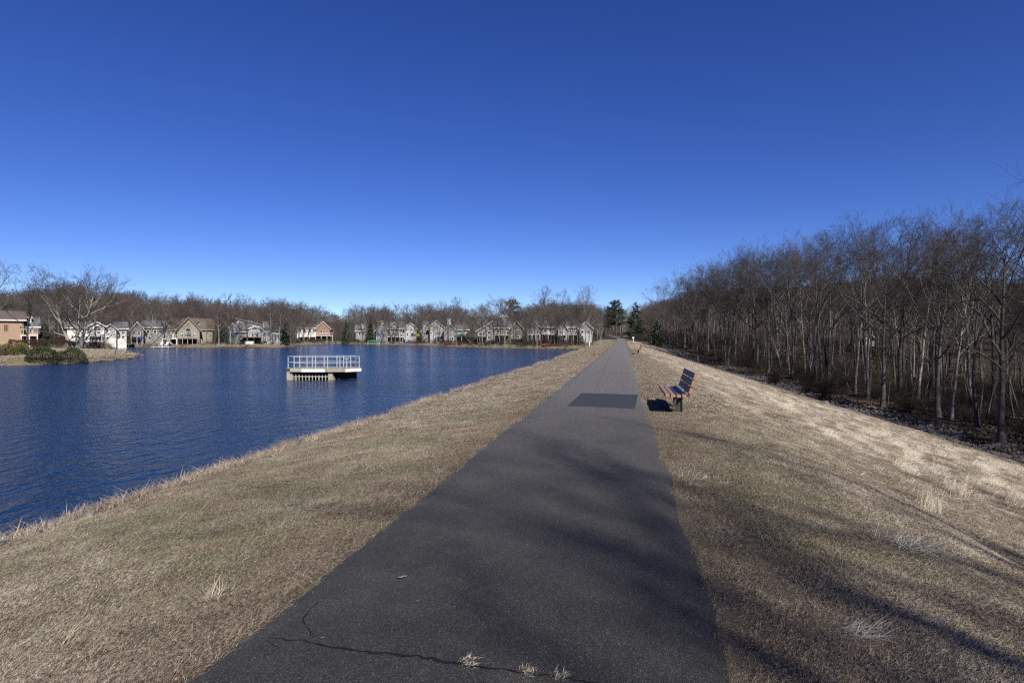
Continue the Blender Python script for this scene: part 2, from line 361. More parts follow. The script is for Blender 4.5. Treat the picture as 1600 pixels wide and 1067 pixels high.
def Hdrop(t): return np.interp(t, [-60, 50, 100, 135, 165, 190], [6.9, 6.8, 5.1, 3.4, 1.2, -0.4])
def toe(t): return 2.0 + 3.65 * np.maximum(Hdrop(t), 0.05)
def far_land(x, y):
    d = lake_sd(x, y) + 1.2 * vnoise(x * 0.12, y * 0.12, 5)
    land = -1 + 0.42 * sstep(0, 1.8, d) + 0.032 * np.clip(d, 0, 60) + 0.045 * np.clip(d - 60, 0, 420) + 0.25 * vnoise(x * 0.1, y * 0.1, 3) * sstep(4, 20, d)
    return np.where(d > 0, land, -1 + 0.4 * np.maximum(d, -6))
def ht(x, y):
    x = np.asarray(x, float); y = np.asarray(y, float)
    c = x - AX * y; t = y; H = Hdrop(t)
    left = np.interp(c, [-30, -12, -8.2, -7.3, -6.3, -4.5, -1.83], [-4, -3, -1.5, -1.02, -0.62, -0.34, -0.02])
    cr = np.maximum(c - 1.6, 0)
    right = -0.02 - 0.05 * np.clip(c - 0.5, 0, 1.5) - np.minimum(cr * cr * 0.12, cr / 3.65 * 1.0)
    floor = -H - 0.02 * np.clip(c - 30, 0, 40) + 0.125 * np.clip(c - 75, 0, 400)
    tc = toe(t)
    chan = -0.45 * np.exp(-((c - tc - 1.4) / 1.3) ** 2)
    right = np.maximum(right, floor) * 0.5 + 0.5 * np.maximum(right, floor - 0.0) + chan * (H > 1)
    dam = np.where(c < 0, left, right)
    bumps = 0.05 * vnoise(x * 0.9, y * 0.9, 1) + 0.035 * vnoise(x * 2.7, y * 2.7, 2) + 0.12 * vnoise(x * 0.25, y * 0.25, 7) * sstep(2, 8, c)
    onpath = sstep(-2.25, -1.95, c) * (1 - sstep(0.6, 0.95, c))
    dam = dam + bumps * (1 - onpath) + 0.35 * vnoise(x * 0.12, y * 0.12, 9) * sstep(0, 6, c - tc - 3)
    far = far_land(x, y)
    k = sstep(125, 185, t)
    dam2 = dam * (1 - k) + (np.maximum(far, -0.2) + 0.075 * np.clip(t - 250, 0, 300) * sstep(10, 60, c)) * k
    dam2 = np.where(c < -1.83, np.maximum(dam2, np.where(t > 60, far, -9)), dam2)
    return np.where(c > -9.5, dam2, far)
def hz(x, y): return float(ht(np.array([x]), np.array([y]))[0])

def gridlines(segs):
    out = []
    for a, b, s in segs:
        n = max(1, int(round((b - a) / s))); out += list(np.linspace(a, b, n, endpoint=False))
    return np.array(out + [segs[-1][1]])
gc = gridlines([(-1500, -300, 60), (-300, -150, 8), (-150, -14, 1.6), (-14, -8.5, 0.4), (-8.5, 5, 0.14), (5, 32, 0.4), (32, 80, 1.5), (80, 260, 6), (260, 1500, 60)])
gt = gridlines([(-90, -10, 4), (-10, 0, 0.6), (0, 14, 0.14), (14, 40, 0.4), (40, 80, 1.0), (80, 240, 1.6), (240, 500, 12), (500, 2400, 100)])
CC, TT = np.meshgrid(gc, gt); X = CC + AX * TT; Y = TT
Z = ht(X.ravel(), Y.ravel()); V = np.stack([X.ravel(), Y.ravel(), Z], 1)
nx, ny = len(gc), len(gt)
ii = (np.arange(ny - 1)[:, None] * nx + np.arange(nx - 1)[None, :]).ravel()
F = np.stack([ii, ii + 1, ii + nx + 1, ii + nx], 1)
me = mesh_np('ground', V, F, M['ground'], smooth=True)
cf = CC.ravel(); tf = TT.ravel(); SDl = lake_sd(V[:, 0], V[:, 1])
tc = toe(tf)
damz = (cf > -9) & (tf < 150)
a_litter = np.where(cf > 0, sstep(-0.3, 0.6, cf - tc + 0.8 * vnoise(V[:, 0] * .5, V[:, 1] * .5, 4)), 0); a_litter = np.maximum(a_litter, sstep(140, 165, tf) * (cf > -9) * sstep(0.4, 3, np.abs(cf + .6)))
a_litter = np.where(~damz & (cf <= 0), sstep(14, 26, SDl), a_litter)
a_lawn = np.where(~damz & (cf <= 0), 1 - sstep(14, 26, SDl), 0.0)
a_straw = np.where((cf > 0) & (cf < tc), sstep(2.5, 7, cf + 1.5 * vnoise(V[:, 0] * .3, V[:, 1] * .3, 6) + tf * 0.05), 0)
a_straw = np.maximum(a_straw, 0.55 * sstep(15, 45, tf) * damz)
near_edge = np.exp(-((cf + 2.05) / 0.35) ** 2) + np.exp(-((cf - 0.75) / 0.3) ** 2)
a_mud = np.maximum(0.55 * near_edge * (1 - sstep(12, 40, tf)), np.where(SDl < 0.6, sstep(0.9, 0.0, SDl) if False else 1 - sstep(-0.3, 0.7, SDl), 0))
for nm, arr in (('litter', a_litter), ('straw', a_straw), ('lawn', a_lawn), ('mud', a_mud)):
    at = me.attributes.new(nm, 'FLOAT', 'POINT'); at.data.foreach_set('value', np.ascontiguousarray(arr, dtype=np.float32))
ground = tag(link('ground', me), kind='structure')

# water sheet, left of the dam only
gcw = np.array([-500, -9, -6.2]); gtw = np.array([-90, 0, 117, 300])
wv = [(c + AX * t, t, -1.0) for t in gtw for c in gcw]
wf = [(j * 3 + i, j * 3 + i + 1, j * 3 + i + 4, j * 3 + i + 3) for j in range(3) for i in range(2)]
lake = tag(link('lake_water', mesh_np('lake_water', np.array(wv), np.array(wf), M['water'])), kind='structure')

# path
pt = gridlines([(-6, 14, 0.07), (14, 50, 0.3), (50, 230, 1.5)])
PV = []; K = 14
bend = lambda t: -6.0 * float(sstep(165, 240, np.array(t)))
for t in pt:
    jl = 0.07 * float(vnoise(t * 1.3, 0.3, 11)) + 0.05 * float(vnoise(t * 5.1, 0.3, 12)) + 0.03 * float(vnoise(t * 17, 2.3, 13))
    jr = 0.07 * float(vnoise(t * 1.1, 7.3, 14)) + 0.05 * float(vnoise(t * 4.7, 5.3, 15)) + 0.03 * float(vnoise(t * 15, 1.3, 16))
    cl = -1.93 + jl; cr = 0.53 + jr
    zb = 0.0 if t < 150 else 0
    for k in range(K + 1):
        c = cl + (cr - cl) * k / K; s = 2 * k / K - 1
        x = c + AX * t + bend(t)
        z = 0.018 + 0.022 * (1 - s * s)
        if k in (0, K): z = -0.03
        PV.append((x, t, z))
PV = np.array(PV)
hh = ht(PV[:, 0], PV[:, 1]); PV[:, 2] += np.where(PV[:, 1] > 120, np.maximum(hh, 0) * 1.0, 0)
n_ = len(pt); ii = (np.arange(n_ - 1)[:, None] * (K + 1) + np.arange(K)[None, :]).ravel()
path = tag(link('footpath', mesh_np('footpath', PV, np.stack([ii, ii + 1, ii + K + 2, ii + K + 1], 1), M['asphalt'], smooth=True)), kind='structure')

def ribbon(name, pts, w0, mat, parent, z=0.046):
    """thin strip over the asphalt"""
    m = MB(); rr = random.Random(len(pts) + int(pts[0][0] * 100)); P = []
    for (x0, y0), (x1, y1) in zip(pts[:-1], pts[1:]):
        n = max(2, int(math.hypot(x1 - x0, y1 - y0) / 0.035))
        for i in range(n):
            P.append((x0 + (x1 - x0) * i / n + rr.uniform(-.012, .012), y0 + (y1 - y0) * i / n + rr.uniform(-.012, .012)))
    L = []
    for i, (x, y) in enumerate(P):
        a = P[max(0, i - 1)]; b = P[min(len(P) - 1, i + 1)]; dx, dy = b[0] - a[0], b[1] - a[1]; d = math.hypot(dx, dy) + 1e-6
        wd = w0 * rr.uniform(0.25, 1.0) * (0.3 + 0.7 * math.sin(math.pi * (i + .5) / len(P)) ** 0.4)
        c = x - AX * y; s = (c + 0.65) / 1.18
        zz = 0.018 + 0.022 * (1 - s * s) + 0.003
        L.append(((x - dy / d * wd, y + dx / d * wd, zz), (x + dy / d * wd, y - dx / d * wd, zz)))
    for a, b in zip(L[:-1], L[1:]): m.poly([a[0], a[1], b[1], b[0]])
    return m.build(name, mat, parent)
def pg(px, py): return gp(px, py, 0.035)
ribbon('crack', [pg(415, 995), pg(470, 1000), pg(520, 1012), pg(560, 1020), pg(640, 1027), pg(710, 1040), pg(800, 1052), pg(880, 1062)], 0.011, M['crack'], path)
ribbon('crack', [pg(494, 938), pg(474, 965), pg(482, 988), pg(476, 1001)], 0.005, M['crack'], path)
ribbon('crack', [pg(415, 995), pg(435, 1010), pg(400, 1033)], 0.004, M['crack'], path)
ribbon('crack', [pg(880, 1062), pg(980, 1075)], 0.006, M['crack'], path)
ribbon('crack', [pg(880, 581.5), pg(930, 582), pg(1000, 583)], 0.03, M['crack'], path)
ribbon('crack', [pg(957, 548), pg(948, 566), pg(943, 583), pg(934, 600), pg(930, 612)], 0.02, simple('tan_sealer', (0.12, 0.11, 0.1), 0.9, 0.1, 0.2, 20), path)
a, b, c_, d_ = pg(887, 634.5), pg(992, 638.5), pg(997, 617), pg(909, 614.5)
m = MB(); m.hexa([(p[0], p[1], 0.02) for p in (a, b, c_, d_)] + [(p[0], p[1], 0.045) for p in (a, b, c_, d_)])
m.build('asphalt_patch', M['patch'], path)

# ------------------------------------------------------------------ trees
class Tubes:
    def __init__(s): s.g = {}
    def add(s, pts, rad, sides): s.g.setdefault((len(pts), sides), []).append((pts, rad))
    def arrays(s):
        VV = []; FF = []; off = 0
        for (k, sd_), lst in s.g.items():
            P = np.array([[tuple(p) for p in a] for a, _ in lst], dtype=np.float64); R = np.array([r for _, r in lst])
            T = np.gradient(P, axis=1); T /= np.linalg.norm(T, axis=2, keepdims=True) + 1e-9
            avg = P[:, -1] - P[:, 0]; ref = np.where(np.abs(avg[:, 2:3]) > 0.8 * np.linalg.norm(avg, axis=1, keepdims=True), [[1.0, 0, 0]], [[0, 0, 1.0]])
            U = np.cross(T, ref[:, None, :]); U /= np.linalg.norm(U, axis=2, keepdims=True) + 1e-9; W = np.cross(T, U)
            th = np.arange(sd_) * 2 * math.pi / sd_
            ring = P[:, :, None, :] + R[:, :, None, None] * (U[:, :, None, :] * np.cos(th)[None, None, :, None] + W[:, :, None, :] * np.sin(th)[None, None, :, None])
            n = len(lst); VV.append(ring.reshape(-1, 3))
            base = (np.arange(n) * k * sd_)[:, None, None] + (np.arange(k - 1) * sd_)[None, :, None]
            i = np.arange(sd_)[None, None, :]; j = (np.arange(sd_) + 1) % sd_; j = j[None, None, :]
            f = np.stack([base + i, base + j, base + sd_ + j, base + sd_ + i], -1).reshape(-1, 4) + off
            FF.append(f); off += n * k * sd_
        return np.concatenate(VV), np.concatenate(FF)

def perp(d, r):
    a = Vector((r.gauss(0, 1), r.gauss(0, 1), r.gauss(0, 1))); a -= d * a.dot(d); return a.normalized()

def branch(r, T, p, d, L, rad, lvl, P):
    """one limb and everything that grows from it"""
    maxl = P['levels']; segs = P['segs'][min(lvl, len(P['segs']) - 1)]; sides = P['sides'][min(lvl, len(P['sides']) - 1)]
    pts = [p.copy()]; rads = [rad]; dirs = [d.copy()]; tip = P.get('tip', 0.008)
    for i in range(segs):
        d = (d + perp(d, r) * P['wob'] * (1.3 if lvl < 3 else 0.8) + Vector((0, 0, 1)) * P['up'] * (0.5 if lvl > 2 else 1) ).normalized()
        p = p + d * (L / segs); pts.append(p.copy()); dirs.append(d.copy())
        rads.append(max(tip * 0.6, rad * (1 - 0.72 * (i + 1) / segs)))
    (T['trunk'] if lvl <= P.get('trunk_lvl', 0) else T['crown']).add(pts, rads, sides)
    if lvl >= maxl: return
    n = P['kids'][min(lvl, len(P['kids']) - 1)]; n = max(2, int(round(n * r.uniform(0.8, 1.2))))
    for k in range(n):
        f = P['start'][min(lvl, len(P['start']) - 1)] ; f = f + (1 - f) * ((k + r.uniform(0.3, 1.0)) / n) ** P.get('pw', 0.8); f = min(f, 1.0)
        i = min(segs - 1, int(f * segs)); u = f * segs - i
        q = pts[i].lerp(pts[i + 1], u); dd = dirs[min(i + 1, segs)]
        rr = rads[i] * (1 - u) + rads[i + 1] * u
        ang = math.radians(r.uniform(*P['ang'])) * (0.6 if f > 0.97 else 1)
        nd = (dd * math.cos(ang) + perp(dd, r) * math.sin(ang)).normalized()
        if nd.z < -0.15 and lvl < 3: nd.z *= -0.4; nd.normalize()
        l2 = L * P['ratio'] * r.uniform(0.7, 1.2) * (1.15 - 0.45 * f if lvl else 1)
        branch(r, T, q, nd, l2, max(tip, min(rr * 0.78, rad * P['rr'] * r.uniform(0.7, 1.1))), lvl + 1, P)

def tree_meshes(seed, H, r0, first, nl, P, mats=('bark', 'twig'), lean=0.04, name='tree', spread=1.0, fork=None):
    """a tree as a trunk mesh and a crown mesh"""
    r = random.Random(seed); T = {'trunk': Tubes(), 'crown': Tubes()}
    stems = fork or [(0, 0, 0, 1.0)]
    for (ox, oy, ln, hf) in stems:
        n = 14; pts = []; rad = []; p = Vector((ox, oy, -0.5)); d = Vector((ox * ln + r.uniform(-lean, lean), oy * ln + r.uniform(-lean, lean), 1)).normalized()
        HH = H * hf * 0.86
        dirs = []
        for i in range(n + 1):
            f = i / n; flare = 1 + 0.9 * math.exp(-f * 18)
            pts.append(p.copy()); rad.append(r0 * hf * (1 - 0.80 * f ** 1.1) * flare); dirs.append(d.copy())
            d = (d + perp(d, r) * 0.045 + Vector((0, 0, 0.03))).normalized(); p = p + d * ((HH + 0.5) / n)
        T['trunk'].add(pts, rad, P.get('tsides', 9))
        for k in range(nl):
            f = first + (1 - first) * ((k + r.uniform(0, 1)) / nl) ** 0.9
            i = min(n - 1, int(f * n)); u = f * n - i; q = pts[i].lerp(pts[i + 1], u); rr = rad[i] * (1 - u) + rad[i + 1] * u
            az = k * 2.4 + r.uniform(-.6, .6); rel = (f - first) / (1 - first + 1e-6)
            ang = math.radians(r.uniform(34, 62) * (1 - 0.45 * rel)) * spread
            dd = Vector((math.cos(az) * math.sin(ang), math.sin(az) * math.sin(ang), math.cos(ang)))
            L = H * P['limb'] * (0.55 + 0.75 * math.sin(math.pi * min(1, 0.25 + rel * 0.7))) * r.uniform(0.75, 1.15)
            branch(r, T, q, dd, L, min(rr * 0.72, r0 * 0.42), 1, P)
    out = {}
    for k, mt in (('trunk', mats[0]), ('crown', mats[1])):
        v, f = T[k].arrays(); out[k] = (v, f, M[mt])
    return out

def as_mesh(t, key, name): return mesh_np(name, t[key][0], t[key][1], t[key][2], smooth=True)
def as_joint(t, name):
    v1, f1, m1 = t['trunk']; v2, f2, m2 = t['crown']
    return mesh_np(name, np.concatenate([v1, v2]), np.concatenate([f1, f2 + len(v1)]), [m1, m2], np.array([0] * len(f1) + [1] * len(f2)), True)

PF = dict(levels=4, segs=[6, 5, 4, 3, 2], sides=[8, 5, 4, 3, 3], kids=[4, 5, 6, 6], start=[0.3, 0.25, 0.2, 0.15], wob=0.17, up=0.06, ang=(24, 58), ratio=0.56, rr=0.58, limb=0.36, trunk_lvl=1, tip=0.011)
PM = dict(PF, kids=[4, 5, 4, 4], tip=0.02, tsides=6, sides=[6, 4, 3, 3, 3], segs=[5, 4, 3, 2, 2])          # for trees far across the lake
PS = dict(PF, levels=3, kids=[4, 4, 3], tip=0.009, limb=0.2, segs=[6, 4, 3, 2], sides=[7, 4, 3, 3], ang=(25, 60))
near_t = [tree_meshes(11, 22, 0.30, 0.42, 12, PF), tree_meshes(12, 23, 0.26, 0.50, 11, PF, spread=0.8), tree_meshes(13, 21, 0.24, 0.55, 10, PF, spread=0.9),
          tree_meshes(14, 22, 0.29, 0.36, 13, dict(PF, limb=0.34), spread=1.1), tree_meshes(15, 20, 0.20, 0.5, 10, PF, ('bark_pale', 'twig'), spread=0.75),
          tree_meshes(16, 22, 0.23, 0.45, 11, dict(PF, limb=0.26), spread=0.8, fork=[(0.25, 0, 0.22, 1), (-0.25, 0.1, 0.25, 0.93)])]
sap_t = [tree_meshes(21, 11, 0.085, 0.25, 12, PS), tree_meshes(22, 13, 0.10, 0.4, 10, PS), tree_meshes(23, 9, 0.07, 0.2, 12, PS, lean=0.15), tree_meshes(24, 12, 0.09, 0.35, 11, PS, ('bark_pale', 'twig'), lean=0.1)]
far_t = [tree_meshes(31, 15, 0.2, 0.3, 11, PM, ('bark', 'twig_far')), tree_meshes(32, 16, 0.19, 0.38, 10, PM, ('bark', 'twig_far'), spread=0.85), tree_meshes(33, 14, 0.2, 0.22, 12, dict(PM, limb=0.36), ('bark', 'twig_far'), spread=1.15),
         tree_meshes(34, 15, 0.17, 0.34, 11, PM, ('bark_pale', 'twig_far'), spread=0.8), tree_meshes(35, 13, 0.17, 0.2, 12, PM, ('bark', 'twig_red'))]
PB = dict(PF, levels=4, kids=[5, 6, 7, 6], limb=0.44, tip=0.014, ang=(20, 50), up=0.05, wob=0.15)
spread_t = tree_meshes(41, 15, 0.34, 0.16, 11, PB, ('bark_pale', 'twig_far'), spread=1.15, fork=[(0.3, 0, 0.7, 1), (-0.5, 0.1, 0.8, 0.9), (0.0, 0.3, 0.2, 0.95)])
broad_t = tree_meshes(42, 19, 0.42, 0.33, 9, dict(PM, limb=0.36, ang=(28, 58), up=0.08, kids=[5, 6, 5, 5], tip=.016), ('bark_pale', 'twig_far'), spread=1.1)
def cache(lst, nm): return [(as_mesh(t, 'trunk', nm + '_trunk'), as_mesh(t, 'crown', nm + '_crown')) for t in lst]
near_m = cache(near_t, 'tree'); sap_m = cache(sap_t, 'sapling'); far_m = cache(far_t, 'far_tree')
def top_of(t): return float(max(t['trunk'][0][:, 2].max(), np.percentile(t['crown'][0][:, 2], 99.7)))
near_h = [top_of(t) for t in near_t]; far_h = [top_of(t) for t in far_t]; sp_h = top_of(spread_t); br_h = top_of(broad_t)
spread_m = cache([spread_t], 'spreading_tree')[0]; broad_m = cache([broad_t], 'broad_tree')[0]

RN = random.Random(5)
# how high the tree tops reach (row in the photo) by column: across the lake, front of the wood, depth of the wood
SKY_L = ([-100, 0, 200, 250, 300, 400, 440, 480, 520, 560, 640, 700, 740, 785, 820, 860, 900, 940, 980, 1040, 1150], [440, 452, 456, 462, 467, 472, 468, 475, 486, 483, 483, 485, 489, 491, 481, 477, 479, 476, 472, 468, 460])
SKY_R = ([1030, 1060, 1100, 1130, 1160, 1200, 1240, 1280, 1330, 1400, 1470, 1500, 1600, 1800], [436, 418, 412, 388, 380, 348, 336, 340, 325, 322, 314, 298, 280, 262])
SKY_M = ([1000, 1040, 1200, 1300, 1400, 1600, 1800], [476, 468, 450, 440, 440, 436, 430])
def top_h(tab, x, y, lo=0.82, hi=1.04):
    px = 800 + FPX * x / y; row = float(np.interp(px, *tab)) + 20 * float(vnoise(px * .017, 3.3, 81)) + 13 * float(vnoise(px * .06, 1.3, 82))
    return ((HOR - row) / FPX * y) * RN.uniform(lo, hi) + EYE - hz(x, y)
def put_tree(name, pair, x, y, s, label, group=None, rz=None, cat='tree', tilt=0.0, tiltaz=0.0, z=None, sz=None):
    o = empty(name, (x, y, (hz(x, y) if z is None else z)), RN.uniform(0, 6.28) if rz is None else rz)
    o.scale = (s, s, sz or s)
    if tilt: o.rotation_euler = (Matrix.Rotation(tilt, 3, Vector((math.cos(tiltaz), math.sin(tiltaz), 0))) @ Matrix.Rotation(rz or 0, 3, 'Z')).to_euler()
    link('trunk', pair[0], o); link('crown', pair[1], o); tag(o, label, cat, group); return o

# scattering by geometry nodes, for what nobody could count
def scatter(name, pts, rot, scl, idx, protos, parent=None, kind='stuff'):
    cl = bpy.data.collections.new(name + '_kinds')
    for i, me_ in enumerate(protos):
        cl.objects.link(bpy.data.objects.new('%s_kind_%s' % (name, 'abcdefghij'[i]), me_))
    me_ = bpy.data.meshes.new(name); n = len(pts)
    me_.vertices.add(n); me_.vertices.foreach_set('co', np.ascontiguousarray(pts, dtype=np.float32).ravel())
    a = me_.attributes.new('rot', 'FLOAT_VECTOR', 'POINT'); a.data.foreach_set('vector', np.ascontiguousarray(rot, dtype=np.float32).ravel())
    a = me_.attributes.new('scl', 'FLOAT_VECTOR', 'POINT'); scl = np.asarray(scl, dtype=np.float32)
    if scl.ndim == 1: scl = np.repeat(scl[:, None], 3, 1)
    a.data.foreach_set('vector', np.ascontiguousarray(scl).ravel())
    a = me_.attributes.new('pick', 'INT', 'POINT'); a.data.foreach_set('value', np.ascontiguousarray(idx, dtype=np.int32))
    o = link(name, me_, parent)
    ng = bpy.data.node_groups.new(name, 'GeometryNodeTree')
    ng.interface.new_socket('Geometry', in_out='INPUT', socket_type='NodeSocketGeometry'); ng.interface.new_socket('Geometry', in_out='OUTPUT', socket_type='NodeSocketGeometry')
    N = ng.nodes; gi = N.new('NodeGroupInput'); go = N.new('NodeGroupOutput'); ip = N.new('GeometryNodeInstanceOnPoints'); ci = N.new('GeometryNodeCollectionInfo')
    ci.inputs['Collection'].default_value = cl; ci.inputs['Separate Children'].default_value = True; ci.inputs['Reset Children'].default_value = True
    def na(nm, dt):
        q = N.new('GeometryNodeInputNamedAttribute'); q.data_type = dt; q.inputs[0].default_value = nm; return q.outputs['Attribute']
    L = ng.links.new
    L(gi.outputs[0], ip.inputs['Points']); L(ci.outputs[0], ip.inputs['Instance']); ip.inputs['Pick Instance'].default_value = True
    L(na('pick', 'INT'), ip.inputs['Instance Index']); L(na('rot', 'FLOAT_VECTOR'), ip.inputs['Rotation']); L(na('scl', 'FLOAT_VECTOR'), ip.inputs['Scale'])
    L(ip.outputs[0], go.inputs[0])
    md = o.modifiers.new('scatter', 'NODES'); md.node_group = ng
    if kind: o['kind'] = kind
    return o

RG = np.random.default_rng(7)
def zrot(n, tilt=0.0): return np.stack([RG.normal(0, tilt, n) if tilt else np.zeros(n), RG.normal(0, tilt, n) if tilt else np.zeros(n), RG.uniform(0, 6.283, n)], 1)

# --- trees at the front of the wood on the right: ones with a place and look of their own
WOOD = 'bare trees of the wood below the dam'
special = [ # px of the trunk, distance, height, kind, label
    (1566, 45, 22.5, 3, 'tallest thick trunked bare tree at the near corner of the wood, by the photo edge'),
    (1528, 52, 20, 1, 'bare tree with a dark straight trunk just left of the thickest tree of the wood'),
    (1467, 58, 19, 3, 'wide crowned bare tree with heavy drooping side limbs in the near part of the wood'),
    (1487, 56, 17, 4, 'slim pale barked tree beside the wide crowned tree of the wood'),
    (1380, 64, 19, 0, 'dark trunk bare tree standing forward at the edge of leaf litter'),
    (1336, 76, 21, 4, 'bright pale trunk tree in the middle of the wood'),
    (1238, 95, 22.5, 1, 'tall bare tree with a leaning double look rising over the dark shrub'),
    (1205, 108, 20, 2, 'tall upright bare tree halfway along the edge of the wood'),
    (1136, 118, 18.5, 5, 'isolated forked bare tree standing above the lower trees at the wood\'s far end'),
    (1091, 128, 15, 4, 'small tree with a white lower trunk at the far end of the wood')]
used = []
for px, d, H, k, lb in special:
    x, y = ap(px, d); H = (HOR - {1566: 292, 1528: 330, 1467: 340, 1487: 372, 1380: 352, 1336: 355, 1238: 362, 1205: 385, 1136: 402, 1091: 432}[px]) / FPX * d + EYE - hz(x, y); s = H / near_h[k]; used.append((x, y))
    put_tree('bare_tree', near_m[k], x, y, s, lb, WOOD)
spots = []
for t in np.arange(30, 168, 1.0):
    for c in np.arange(0, 46, 1.0):
        spots.append((t, c))
RN.shuffle(spots); cnt = 0; placed = list(used)
def free(x, y, dmin, L):
    return all((x - a) ** 2 + (y - b) ** 2 > dmin * dmin for a, b in L)
wood_pts = []
for t, dc in spots:
    c = float(toe(t)) + 6.0 + dc + RN.uniform(-.5, .5); x = c + AX * t; t += RN.uniform(-.5, .5)
    if x / t > 0.93: continue
    dens = 5.6 if dc < 12 else 5.4
    if not free(x, t, dens, placed): continue
    placed.append((x, t)); wood_pts.append((x, t, dc, c))
wood_pts.sort(key=lambda q: q[2])
ni = 0; rest = []
for x, y, dc, c in wood_pts:
    if ni < 165 and dc < 22:
        k = RN.choice((0, 1, 1, 2, 2, 3, 4, 5)); ni += 1
        front = dc < 7
        H = min(25, top_h(SKY_R, x, y, .82, 1.03) if dc < 11 else top_h(SKY_R, x, y, .45, .74))
        put_tree('bare_tree', near_m[k], x, y, H / near_h[k],
                 'bare grey tree in the front rows of the wood at the foot of the dam' if front else 'bare grey tree deeper inside the wood below the dam, behind its front rows',
                 'front row trees of the wood' if front else 'inner trees of the wood')
    else: rest.append((x, y))
# saplings
sp = []
for _ in range(4000):
    t = RN.uniform(38, 165); c = float(toe(t)) + 5.2 + abs(RN.gauss(0, 12)); x = c + AX * t
    if x / t > 0.92 or not free(x, t, 2.6, sp) or not free(x, t, 1.3, placed): continue
    sp.append((x, t))
    if len(sp) >= 95: break
for x, y in sp:
    put_tree('sapling', RN.choice(sap_m), x, y, RN.uniform(0.6, 1.15), 'thin bare sapling among the taller trunks of the wood below the dam', 'saplings in the wood', tilt=RN.uniform(0, .12), tiltaz=RN.uniform(0, 6.28), rz=RN.uniform(0, 6.28))
# the rest of the wood, one mass
joint_near = [as_joint(t, 'wood_tree') for t in near_t]; joint_sap = [as_joint(t, 'wood_sapling') for t in sap_t]
R = [(x, y) for x, y in rest]
for _ in range(6800):
    t = RN.uniform(-25, 520); c = float(toe(min(t, 165))) + RN.uniform(7, 300); x = c + AX * t
    if t > 70 and x / t > 0.95: continue
    if t > 30 and c < toe(min(t, 165)) + 46 and t < 168 and x / max(t, 1) < 0.93: continue
    if t < 60 and c < 60 and RN.random() < 0.3: continue
    if not free(x, t, 4.2, R[-500:]): continue
    R.append((x, t))
R = np.array(R); n = len(R)
wood_mass = scatter('wood', np.column_stack([R, ht(R[:, 0], R[:, 1])]), zrot(n), np.array([min(1.05, max(.35, top_h(SKY_M if q[0] > AX * q[1] + 12 else SKY_L, q[0], q[1], .62, 1.04) / 25)) if q[1] > 20 and q[0] / q[1] < 1.0 else RN.uniform(.7, 1) for q in R]), RG.integers(0, 6, n), joint_near)
tag(wood_mass, 'bare winter wood filling the low ground behind the front trees below the dam', 'wood')
# low brush under the wood
def brush_mesh(seed, H=1.6, n=26):
    r = random.Random(seed); T = {'trunk': Tubes(), 'crown': Tubes()}; P = dict(PS, levels=3, kids=[5, 4, 3], limb=0.2, tip=0.006, ang=(18, 50), segs=[4, 3, 2, 2], sides=[3, 3, 3, 3], ratio=0.5, up=0.06, trunk_lvl=-1)
    for i in range(n):
        a = r.uniform(0, 6.28); an = r.uniform(0.1, 0.9); d = Vector((math.cos(a) * math.sin(an), math.sin(a) * math.sin(an), math.cos(an)))
        branch(r, T, Vector((r.gauss(0, .25), r.gauss(0, .25), -0.1)), d, H * r.uniform(.5, 1), 0.014, 1, P)
    v, f = T['crown'].arrays(); return mesh_np('brush', v, f, M['brush'])
brush = [brush_mesh(s) for s in (1, 2, 3)]
B = []
for _ in range(1500):
    t = RN.uniform(30, 175); c = float(toe(min(t, 165))) + 5.5 + abs(RN.gauss(0, 22)); B.append((c + AX * t, t))
for _ in range(500):
    B.append((RN.uniform(-10, 60), RN.uniform(165, 230)))
B = np.array([b for b in B if not (abs(b[0] - AX * b[1] - bend(b[1]) + .6) < 3.0)]); n = len(B)
ug = scatter('undergrowth', np.column_stack([B, ht(B[:, 0], B[:, 1])]), zrot(n), RG.uniform(0.4, 1.15, n), RG.integers(0, 3, n), brush)
tag(ug, 'low tangled bare brush growing between the trunks of the wood', 'undergrowth')
bsh = mesh_np('bare_shrub', *(lambda m_: (np.concatenate([m_[0]]), m_[1]))( (lambda me__: (np.array([v.co[:] for v in me__.vertices]), np.array([p.vertices[:] for p in me__.polygons])))(brush_mesh(9, 2.4, 110))), M['brush_dark'])
for px, d, s, lb in ((1288, 70, 1.25, 'dense dark bare shrub at the wood\'s edge beside the drainage channel'), (1262, 78, 0.9, 'smaller bare shrub just left of the dense dark one'),
                 (1420, 60, 0.7, 'low bare shrub at the wood\'s edge to the right of the dense dark one'), (1210, 90, .9, 'round bare shrub at the edge of the wood below the tall upright tree')):
    x, y = ap(px, d); o = link('bare_shrub', bsh, None, (x, y, hz(x, y)), RN.uniform(0, 6)); o.scale = (s, s, s); tag(o, lb, 'shrub')

